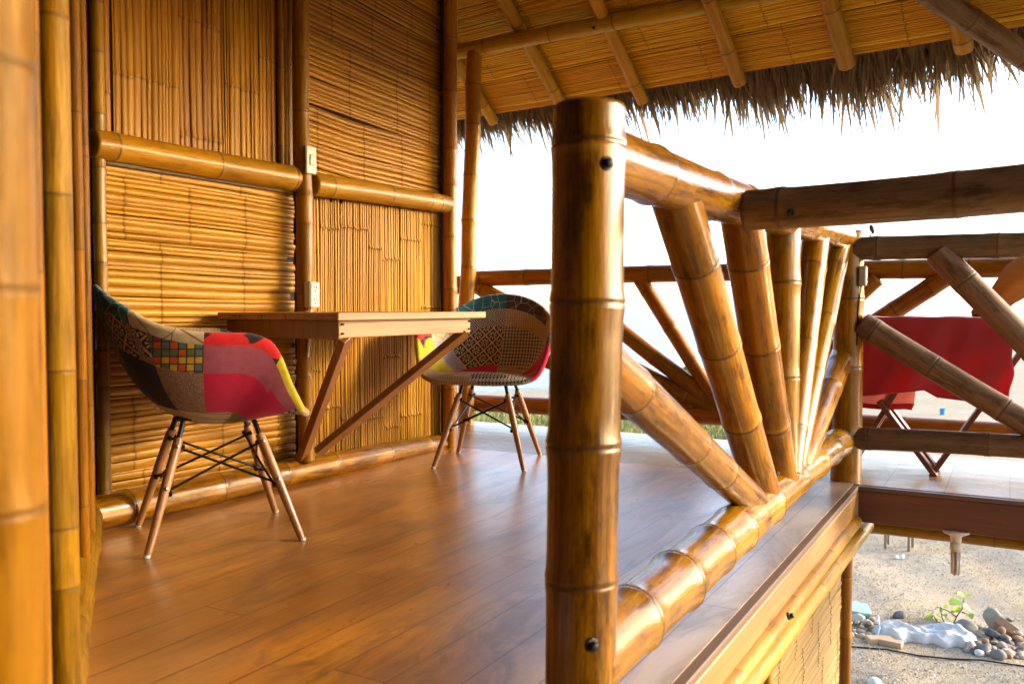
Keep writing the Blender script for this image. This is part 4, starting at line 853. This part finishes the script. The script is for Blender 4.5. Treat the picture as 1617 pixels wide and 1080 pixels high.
def thatch_mat():
    t = NT('dry_palm_thatch'); bc = t.attr('bc').outputs['Vector']; x, y, z = t.xyz(bc)
    n = t.noise(t.scale(bc, (60, 3, 9)), 1, 3)
    c = t.ramp(y, [(0, (.13, .095, .05)), (.35, (.28, .21, .12)), (.7, (.42, .30, .155)), (1, (.56, .42, .22))]); c = t.mix(t.m('MULTIPLY', t.ramp(n, [(.4, 0), (.65, 1)]), .5), c, (.09, .06, .035))
    m_ = t.out(c, .75, None, 0, spec=.2); tr = t.n('BsdfTranslucent'); t.put(tr.inputs[0], c); mx = t.n('MixShader'); mx.inputs[0].default_value = .3
    o = t.t.nodes['Material Output']; t.t.links.new(t.b.outputs[0], mx.inputs[1]); t.t.links.new(tr.outputs[0], mx.inputs[2]); t.t.links.new(mx.outputs[0], o.inputs[0]); return m_
TH_M = thatch_mat()
def fringe(name, O, e, d, n, L, seed, dens=1.0):
    g = np.random.default_rng(seed); V = []; Fx = []; BC = []; k0 = 0
    nclump = int(L * 46 * dens); prof = np.cumsum(g.normal(0, .045, 200)); prof = (prof - np.linspace(prof[0], prof[-1], 200)); prof = np.clip(prof, -.12, .12)
    for ci in range(nclump):
        u = g.uniform(0, L); layer = g.random(); back = .10 + .25 * g.random(); dep = .05 + .12 * layer
        drop = .315 + .09 * g.normal() + np.interp(u / L * 199, np.arange(200), prof) - .16 * max(0, (u - L * .70) / (L * .30)); fan = g.normal(0, .35); cc_ = float(np.clip(.5 + g.normal(0, .22), 0, 1))
        for b in range(int(g.integers(6, 12))):
            ln = max(.08, drop * (g.uniform(.45, 1.15) if g.random() > .12 else g.uniform(1.1, 1.5))) + back; w = .004 + .021 * g.random() ** 2
            dv = d + e * (fan * .5 + g.normal(0, .30)); dv = dv / np.linalg.norm(dv)
            st = O + e * (u + g.normal(0, .02)) - d * back + n * (dep + abs(g.normal(0, .012))); pts = []; p = st.copy(); seg = 6; dirv = dv.copy(); grav = g.uniform(.16, .38)
            for s in range(seg + 1):
                pts.append(p.copy()); p = p + dirv * ln / seg; dirv = dirv + np.array([0, 0, -grav]) * (s / seg + .25); dirv /= np.linalg.norm(dirv)
            side = np.cross(dv, n) + n * g.normal(0, .5); side /= np.linalg.norm(side); fold = np.cross(side, dv) * w * .35
            for s, q in enumerate(pts):
                f = s / seg; ww_ = w * (1 - f ** 2.2) * (.6 + .4 * min(1, f * 4)) + .0006
                V += [q - side * ww_, q + fold * (1 - f), q + side * ww_]; BC += [(b * .1 + ci, cc_ * .8 + g.uniform(0, .06), s * .05)] * 3
            for s in range(seg):
                a = k0 + s * 3; Fx += [[a, a + 1, a + 4, a + 3], [a + 1, a + 2, a + 5, a + 4]]
            k0 += (seg + 1) * 3
    return mk(name, V, Fx, TH_M, rf, attrs={'bc': np.array(BC)}, smooth=False)
fringe('thatch_fringe', cl_, e1_, d1_, n1_, S_, 301, 3.2)
e2_, d2_, n2_ = facet(AZ + R(45)); fringe('thatch_fringe', cr, e2_, d2_, n2_, 2.6, 302, 1.2)
# thatch body above the mats
O_ = cl_
for k in range(8):
    e_k, d_k, n_k = facet(AZ + R(45 * k))
    v = [O_ + u_ * e_k - v_ * d_k + n_k * z_ for z_ in (.03, .2) for u_, v_ in ((0.0, .12), (S_, .12), (S_ - .322 * 5.6, 5.6), (.322 * 5.6, 5.6))]
    mk('thatch_layer', v, [[0, 1, 2, 3], [7, 6, 5, 4], [0, 4, 5, 1], [1, 5, 6, 2], [2, 6, 7, 3], [3, 7, 4, 0]], plain('thatch_body', (.16, .11, .06), .9, bump=.8) if k == 0 else bpy.data.materials['thatch_body'], rf, smooth=False); O_ = O_ + e_k * S_

# ================================================================== YARD: stones, sack, blocks, plant, cable, stools, grass, far things
G = lambda u, v: onz(u, v, GZ)
def gp(u, v):
    p = G(u, v); p[2] = gz(p[0], p[1]); return p
def stone_mat(name, c, var=.2):
    t = NT(name); n = t.noise(t.obj(), 14, 5, .65); r = t.rnd()
    k = t.m('MULTIPLY_ADD', r, .5, .75); cc = t.mix(t.ramp(n, [(.35, 0), (.7, 1)]), tuple(x * (1 - var) for x in c), tuple(min(.85, x * (1 + var)) for x in c))
    h = t.n('HueSaturation'); t.put(h.inputs['Color'], cc); t.put(h.inputs['Value'], k); return t.out(h.outputs[0], .75, t.bump(n, .4, .004))
SM = {k: stone_mat('stone_' + k, c) for k, c in dict(grey=(.22, .20, .17), white=(.62, .58, .50), tan=(.46, .34, .21), dark=(.075, .075, .078), rust=(.42, .20, .085), olive=(.30, .27, .18)).items()}
import bmesh
def stone_mesh(seed, flat, ang):
    g = np.random.default_rng(seed); b = bmesh.new(); bmesh.ops.create_icosphere(b, subdivisions=3, radius=1); b.verts.ensure_lookup_table()
    A = g.normal(0, 1, (5, 3)); ph = g.uniform(0, 6, 5)
    for v in b.verts:
        p = np.array(v.co); s = 1 + sum(.06 * math.sin(A[i] @ p * 1.7 + ph[i]) for i in range(5))
        if ang: s = min(s, *[1.0 / max(.2, abs(A[i] @ p) / np.linalg.norm(A[i]) / .72) for i in range(5)])
        v.co = Vector(p * s * np.array([1, g.uniform(.7, .72) if False else .74, flat]))
    me = bpy.data.meshes.new('stone'); b.to_mesh(me); b.free(); me.polygons.foreach_set('use_smooth', np.ones(len(me.polygons), bool)); me.update(); return me
PROT = {}
def stone(u, v, r, kind, label, group=None, flat=.55, ang=False, lift=0.0, name='pebble', seed=0):
    key = (seed % 5, flat, ang, kind)
    if key not in PROT: PROT[key] = stone_mesh(seed % 5 + 40, flat, ang); PROT[key].materials.append(SM[kind])
    o = bpy.data.objects.new(name, PROT[key]); COL.objects.link(o); p = gp(u, v); g = np.random.default_rng(seed + 900)
    o.location = (p[0], p[1], p[2] + lift + r * flat * .55); o.scale = (r, r * g.uniform(.85, 1.15), r); o.rotation_euler = (g.normal(0, .25), g.normal(0, .25), g.uniform(0, 6.3)); tag(o, label, 'stone', group); return o
gr = np.random.default_rng(21)
LB = {'white': 'smooth whitish pebble in the heap at the right end of the white sack', 'tan': 'smooth tan pebble in the heap at the right end of the white sack', 'grey': 'smooth grey pebble in the heap at the right end of the white sack',
      'rust': 'rust-brown pebble in the heap at the right end of the white sack', 'dark': 'blackish pebble in the heap at the right end of the white sack'}
for i in range(105):
    s = gr.random(); u = 1528 + 92 * s + gr.normal(0, 6); top = 992 + 10 * s; v = gr.uniform(top, 1026 + 14 * s ** .5); k = gr.choice(['white', 'tan', 'grey', 'grey', 'rust', 'dark', 'tan'])
    stone(u, v + 4, gr.uniform(.022, .042), k, LB[k], 'pebbles in the right-hand heap', gr.choice([.5, .62]), False, max(0, .10 * (1 - abs(v - 1003) / 22)) * gr.random(), seed=i)
LB2 = {'white': 'small whitish pebble in the little heap left of the wood offcuts', 'tan': 'small tan pebble in the little heap left of the wood offcuts', 'grey': 'small grey pebble in the little heap left of the wood offcuts'}
for i in range(34):
    u = gr.uniform(1338, 1386); v = gr.uniform(984, 1008) + (1386 - u) * .04; k = gr.choice(['tan', 'tan', 'white', 'grey'])
    stone(u, v, gr.uniform(.022, .042), k, LB2[k], 'pebbles in the left-hand heap', .5, False, .05 * gr.random() * (v < 996), seed=100 + i)
stone(1522, 1006, .115, 'grey', 'large layered grey rock leaning on the right end of the sack', None, .62, True, .03, 'rock', 201)
stone(1569, 990, .115, 'olive', 'pale olive pointed rock at the top of the right-hand heap', None, .70, True, .04, 'rock', 202)
stone(1551, 1033, .085, 'dark', 'big black stone low in the right-hand heap', None, .5, True, .0, 'rock', 203)
stone(1534, 1024, .050, 'white', 'large smooth white stone just below the layered grey rock', None, .75, False, .0, 'rock', 204)
stone(1567, 1012, .065, 'dark', 'blue-black wedge stone in the middle of the right-hand heap', None, .5, True, .05, 'rock', 205)
stone(1575, 1041, .055, 'grey', 'rounded pale grey stone at the front of the right-hand heap', None, .75, False, .0, 'rock', 206)
stone(1595, 1002, .06, 'dark', 'dark angular stone right of the orange brick piece', None, .7, True, .04, 'rock', 207)
stone(1420, 976, .07, 'dark', 'dark stone lying alone behind the white sack', None, .45, True, .0, 'rock', 208)
stone(1382, 1083, .06, 'white', 'single pale stone in the gravel near the bottom of the frame', None, .6, False, .0, 'rock', 209)
stone(1352, 986, .085, 'white', 'pale rubble lump under the deck post left of the sack', None, .6, True, .02, 'rock', 210)
stone(1594, 975, .04, 'grey', 'small grey stone on the sand behind the heap', None, .5, True, .0, 'rock', 211)
def block(u, v, d, rz, mat, name, label, cat, lift=0, tilt=0):
    p = gp(u, v); m = MB(); m.box((0, 0, d[2] / 2), d, bev=.004); o = m.build(name, mat); o.location = (p[0], p[1], p[2] + lift); o.rotation_euler = (tilt, tilt * .6, rz); tag(o, label, cat); return o
block(1389, 1013, (.19, .085, .05), .55, WD_RAW, 'wood_offcut', 'longer raw wood offcut in front of the white sack, lying behind the other', 'wood block')
block(1407, 1018, (.16, .075, .045), -.1, WD_RAW, 'wood_offcut', 'shorter raw wood offcut in front of the white sack, touching the longer one', 'wood block')
block(1590, 1004, (.17, .075, .045), -.7, SM['rust'], 'brick_fragment', 'orange brick fragment tilted on the right-hand stone heap', 'brick', .09, .5)
block(1351, 980, (.20, .16, .06), .4, plain('turquoise_paint', (.30, .50, .45), .7, var=.2), 'painted_block', 'pale turquoise painted lump at the left end of the sack', 'block', .07, .25)
# crumpled white sack
NU, NV = 150, 44; pa = gp(1376, 999); pb = gp(1544, 1014); ax = pb - pa; L_ = np.linalg.norm(ax[:2]); axn = ax / np.linalg.norm(ax); pn = np.array([-axn[1], axn[0], 0])
vs = []
def fold(s, q):
    w = 0
    for k, (fa, fb, pa_, am) in enumerate(((6, 2.5, 0, .030), (8, -5, 1, .022), (4, 5, .6, .026), (13, 6, 2.2, .010), (22, -9, 3, .004), (31, 12, 4, .003))):
        w += am * (1 - math.hypot(.22, math.sin(fa * s + fb * q + pa_ + 1.3 * math.sin(3.1 * s + k)))) 
    return w
for i in range(NU + 1):
    s = i / NU
    for j in range(NV + 1):
        q = j / NV; env = (max(0.0, 1 - abs(2 * s - 1) ** 4)) ** .6
        hgt_ = (.105 + .025 * math.sin(s * 9)) * env * (math.sin(math.pi * q) ** .55); wid = .20 + .03 * math.sin(s * 11) + .05 * s
        fo = fold(s * 1.6, q * 1.6) * math.sin(math.pi * q) ** .5
        p = pa + axn * L_ * s + pn * wid * (q - .5) * 2 * (.55 + .45 * env) * (1 + .12 * math.sin(s * 31 + q * 2)) * .62; zz = gz(p[0], p[1]) + hgt_ - .045 * env * math.sin(math.pi * q) + fo * 1.0 * env
        vs.append((p[0], p[1], zz + .002))
SACK = plain('white_plastic_sack', (.62, .62, .60), .55, 0, 0, .08, bump=.3, sc_=50)
sk = mk('plastic_sack', vs, [[i * (NV + 1) + j, (i + 1) * (NV + 1) + j, (i + 1) * (NV + 1) + j + 1, i * (NV + 1) + j + 1] for i in range(NU) for j in range(NV)], SACK)
tag(sk, 'crumpled white plastic sack lying on the sand between the stone heaps', 'sack')
# cord loop of the sack and the long cable
m = MB(); pts = [gp(u, v) + np.array([0, 0, z]) for u, v, z in ((1376, 992, .10), (1386, 994, .12), (1389, 1003, .07), (1384, 1012, .02), (1378, 1014, .008))]
m.tube(pts, .007, 8); tag(m.build('sack_cord', SACK, None, smooth=True), 'white cord loop hanging from the left end of the sack', 'cord')
m = MB(); pts = [gp(u, v) + np.array([0, 0, .010 + .004 * math.sin(u * .05)]) for u, v in ((1250, 1008), (1345, 1022), (1400, 1028), (1450, 1033), (1500, 1041), (1550, 1047), (1617, 1055), (1720, 1068))]
m.tube(pts, .0065, 8); tag(m.build('ground_cable', BLACKM, None, smooth=True), 'thin black cable lying across the gravel below the sack', 'cable')
# green plant
def leafmat():
    t = NT('young_leaf'); n = t.noise(t.obj(), 20, 3); c = t.mix(n, (.14, .30, .020), (.30, .46, .04)); m_ = t.out(c, .5, None, 0); tr = t.n('BsdfTranslucent'); t.put(tr.inputs[0], (.45, .62, .06)); mx = t.n('MixShader'); mx.inputs[0].default_value = .4
    t.t.links.new(t.b.outputs[0], mx.inputs[1]); t.t.links.new(tr.outputs[0], mx.inputs[2]); t.t.links.new(mx.outputs[0], t.t.nodes['Material Output'].inputs[0]); return m_
LEAF = leafmat(); STEM = plain('plant_stem', (.20, .11, .07), .7)
plb = gp(1506, 982); pt_ = empty('young_plant', tuple(plb), 'young green broad-leaved plant growing behind the white sack', 'plant')
dpl = np.dot(plb - CAM, FW); pv = lambda u, v, o=0: CAM + ray(u, v) * (dpl + o)
stems = [((1506, 984), (1511, 972), (1519, 962), (1521, 950), (1523, 941)), ((1519, 966), (1527, 968)), ((1511, 974), (1500, 966), (1492, 962), (1480, 958)), ((1492, 984), (1488, 976), (1486, 966), (1485, 957)), ((1480, 980), (1474, 972))]
m = MB()
for s in stems: m.tube([pv(*q) for q in s], np.linspace(.006, .003, len(s)), 6)
m.build('stem', STEM, pt_, smooth=True)
g = np.random.default_rng(5)
for (u0, v0, u1, v1) in ((1523, 941, 1511, 937), (1523, 941, 1535, 938), (1520, 950, 1499, 951), (1520, 956, 1533, 962), (1519, 962, 1502, 963), (1527, 968, 1535, 975), (1512, 938, 1506, 935), (1500, 966, 1508, 966), (1490, 960, 1497, 954), (1486, 966, 1487, 957), (1486, 970, 1495, 972), (1486, 974, 1478, 972), (1474, 972, 1460, 975), (1492, 976, 1500, 975), (1480, 980, 1485, 984)):
    a = pv(u0, v0, g.normal(0, .03)); b = pv(u1, v1, g.normal(0, .05)); ax_ = b - a; L2 = np.linalg.norm(ax_); ax_ = ax_ / L2; sd_ = np.cross(ax_, -FW + np.array([0, 0, 1.2]) + g.normal(0, .3, 3)); sd_ /= np.linalg.norm(sd_); up_ = np.cross(sd_, ax_)
    L2 *= 1.0; v = []; f = []
    for i in range(9):
        s = i / 8; w = L2 * .34 * math.sin(math.pi * s ** .8) ** .8; c_ = a + ax_ * L2 * s - np.array([0, 0, 1]) * .12 * L2 * s * s
        v += [c_ - sd_ * w + up_ * w * .35, c_, c_ + sd_ * w + up_ * w * .35]
        if i: k = i * 3; f += [[k - 3, k - 2, k + 1, k], [k - 2, k - 1, k + 2, k + 1]]
    mk('leaf', v, f, LEAF, pt_)
# stool far in the yard (its seat is hidden by the beam), bucket, paper scrap
sb = gp(1419, 866); st = empty('wooden_stool', tuple(sb), 'small wooden stool with thin legs far out on the sand, seat hidden by the beam', 'stool')
GRW = wood('grey_wood', (.34, .27, .19), (.25, .19, .13), 2, .8, 0)
ft = [gp(1398, 865), gp(1402.5, 857), gp(1435, 870), gp(1441, 864)]
for p in ft: m = MB(); m.box((p[0], p[1], p[2] + .22), (.026, .026, .44)); m.build('leg', GRW, st)
ce = sum(ft) / 4; m = MB(); m.box((ce[0], ce[1], ce[2] + .455), (.42, .36, .03), bev=.004); m.build('seat', GRW, st)
p = gp(1488, 656); m = MB(); m.lathe(p, [(.045, 0), (.065, .15), (.072, .155), (.066, .15), (.05, .02), (.01, .02)], 18); tag(crease(m.build('plastic_bucket', plain('blue_plastic', (.03, .30, .62), .4), None)), 'small bright blue plastic bucket standing far off on the sand', 'bucket')
p = gp(1420, 881); tag(sheet('paper_scrap', [p + np.array(q) for q in ((-.04, -.05, .01), (.05, -.03, .015), (.04, .06, .03), (-.05, .05, .012))], plain('paper', (.75, .74, .7), .8), None, .01, 6, 6, .001), 'scrap of white paper on the sand between stool and stones', 'paper')

# dry straw, pebbles and grass
def scatter_blades(name, n, gen, hmin, hmax, w, mats, seed, lean=.5):
    g = np.random.default_rng(seed); V = []; Fx = []; BC = []
    xy = gen(g, n)
    for i, (x, y) in enumerate(xy):
        h = g.uniform(hmin, hmax); a = g.uniform(0, 6.28); ln = np.array([math.cos(a), math.sin(a)]) * g.uniform(.1, 1) * lean * h; sdv = np.array([-math.sin(a + .7), math.cos(a + .7)]) * w * g.uniform(.6, 1.3)
        z0 = gz(x, y) - .004; k = len(V)
        V += [(x - sdv[0], y - sdv[1], z0), (x + sdv[0], y + sdv[1], z0), (x + ln[0] * .4 + sdv[0] * .7, y + ln[1] * .4 + sdv[1] * .7, z0 + h * .6), (x + ln[0] * .4 - sdv[0] * .7, y + ln[1] * .4 - sdv[1] * .7, z0 + h * .6), (x + ln[0], y + ln[1], z0 + h)]
        Fx += [[k, k + 1, k + 2, k + 3], [k + 3, k + 2, k + 4]]; BC += [(i, g.random(), 0)] * 5
    return tag(mk(name, V, Fx, mats, None, attrs={'bc': np.array(BC)}, smooth=False), kind='stuff')
def gmat(name, stops):
    t = NT(name); x, y, z = t.xyz(t.attr('bc').outputs['Vector']); c = t.ramp(y, stops); m_ = t.out(c, .8, None, 0, spec=.15); return m_
GREEN = gmat('grass_green', [(0, (.16, .21, .045)), (.5, (.30, .34, .085)), (.8, (.48, .42, .16)), (1, (.58, .48, .24))]); STRAW = gmat('straw', [(0, (.42, .31, .15)), (.5, (.56, .43, .24)), (1, (.68, .56, .36))])
def g_far(g, n):
    u = g.uniform(690, 1180, n); v = g.uniform(646, 700, n); pts = np.array([G(a, b)[:2] for a, b in zip(u, v)]); return pts
scatter_blades('grass', 16000, g_far, .05, .22, .012, GREEN, 61, .6)
def g_straw(g, n):
    out = []
    while len(out) < n:
        u = g.uniform(1330, 1640); v = g.uniform(815, 1085); p = G(u, v); dens = .5 + .5 * math.sin(p[0] * 2.1 + 1.3 * math.sin(p[1] * 1.2)) * math.sin(p[1] * 1.7 + p[0]); dens *= 1.0 if v < 1000 else .45
        if g.random() < dens ** 1.5 + .06: out.append(p[:2])
    return out
scatter_blades('dry_straw', 9000, g_straw, .006, .030, .003, STRAW, 62, 3.5)
def pebbles():
    g = np.random.default_rng(63); V = []; Fx = []; BC = []
    b = np.array([(0, 0, .55), (1, 0, 0), (.3, .9, .1), (-.8, .6, 0), (-.8, -.6, .05), (.3, -.9, 0)]); f = [[0, 1, 2], [0, 2, 3], [0, 3, 4], [0, 4, 5], [0, 5, 1]]
    for i in range(5000):
        u = g.uniform(1330, 1640); v = 830 + 260 * g.random() ** .6; p = G(u, v); r = g.uniform(.004, .011) * (2.0 if g.random() < .04 else 1); a = g.uniform(0, 6.28); q = b * r * g.uniform(.7, 1.2, (6, 3)); c, s = math.cos(a), math.sin(a)
        k = len(V); z0 = gz(p[0], p[1]) - .001
        V += [(p[0] + c * x - s * y, p[1] + s * x + c * y, z0 + z) for x, y, z in q]; Fx += [[k + t_ for t_ in t2] for t2 in f]; BC += [(i, g.random(), 0)] * 6
    return tag(mk('gravel', V, Fx, gmat('gravel_stone', [(0, (.22, .19, .16)), (.35, (.38, .33, .26)), (.75, (.52, .45, .35)), (1, (.70, .66, .58))]), None, attrs={'bc': np.array(BC)}, smooth=False), kind='stuff')
pebbles()
# far boundary: rubble wall, concrete ledge, bush, pale ridge
wl = empty('stone_wall', tuple(G(1090, 632)), 'low grey rubble wall far beyond the railing, seen between its spokes', 'wall')
p = G(1085, 634); m = MB(); m.beam(G(985, 634) + np.array([0, 0, .25]), G(1190, 634) + np.array([0, 0, .25]), .6, .55, bev=.05); 
RUB = NT('rubble'); vv = RUB.vor(RUB.obj(), 3.2); RUBM = RUB.out(RUB.mix(RUB.ramp(vv.outputs['Distance'], [(.1, 0), (.7, 1)]), (.26, .24, .20), (.12, .11, .09)), .9, RUB.bump(vv.outputs['Distance'], .8, .1)); m.build('wall_body', RUBM, wl)
cw = empty('concrete_canopy', tuple(G(1092, 622)), 'pale concrete slab on a white pillar far beyond the railing spokes', 'canopy')
a = G(1060, 622); b = G(1200, 622); hz_ = lambda v, d: H + (HOR - v) / F * d
da = np.dot(a - CAM, FW)
m = MB(); m.beam((a[0], a[1], hz_(581, da)), (b[0], b[1], hz_(581, da)), 1.6, .10, bev=.02); m.build('slab', plain('pale_concrete', (.55, .54, .50), .8), cw)
m = MB(); c_ = G(1071, 622); m.box((c_[0], c_[1], (GZ + hz_(584, da)) / 2), (.25, .25, hz_(584, da) - GZ), bev=.02); m.build('pillar', plain('white_wall', (.72, .72, .70), .8), cw)
p = G(1093, 628); bs = empty('bush', tuple(p), 'round green bush in front of the far concrete slab', 'bush'); g = np.random.default_rng(8); V = []; Fx = []; BC = []
for i in range(1800):
    dd = g.normal(0, 1, 3); dd /= np.linalg.norm(dd); rr = g.uniform(.5, 1) ** .5; c_ = np.array([p[0], p[1], hz_(598, np.dot(p - CAM, FW))]) + dd * rr * np.array([.38, .38, .30]) * (1 + .2 * math.sin(dd[0] * 5 + dd[2] * 4)); a = g.normal(0, .05, 3); b_ = g.normal(0, .05, 3); k = len(V)
    V += [c_ - a, c_ + b_, c_ + a, c_ - b_]; Fx.append([k, k + 1, k + 2, k + 3]); BC += [(i, g.random() * .6, 0)] * 4
mk('foliage', V, Fx, GREEN, bs, attrs={'bc': np.array(BC)}, smooth=False)
m = MB(); m.tube([(p[0], p[1], GZ), (p[0], p[1], hz_(598, np.dot(p - CAM, FW)))], [.04, .02], 8); m.build('stem', STEM, bs)

# unseen wall added right of frame to keep sun and sky off the foreground
shade_wall = empty('bamboo_wall', (1.5, .4, GZ), 'unseen split-bamboo wall added at the right to shade the foreground', 'wall')
split_mat('wall_panel', (1.40, -3.0, GZ), (0, 0, 1), (0, 1, 0), 4.1, 4.1, [MATW, GAP], shade_wall, 301, sw=(.03, .05), bw=(.2, .3), step=.2)
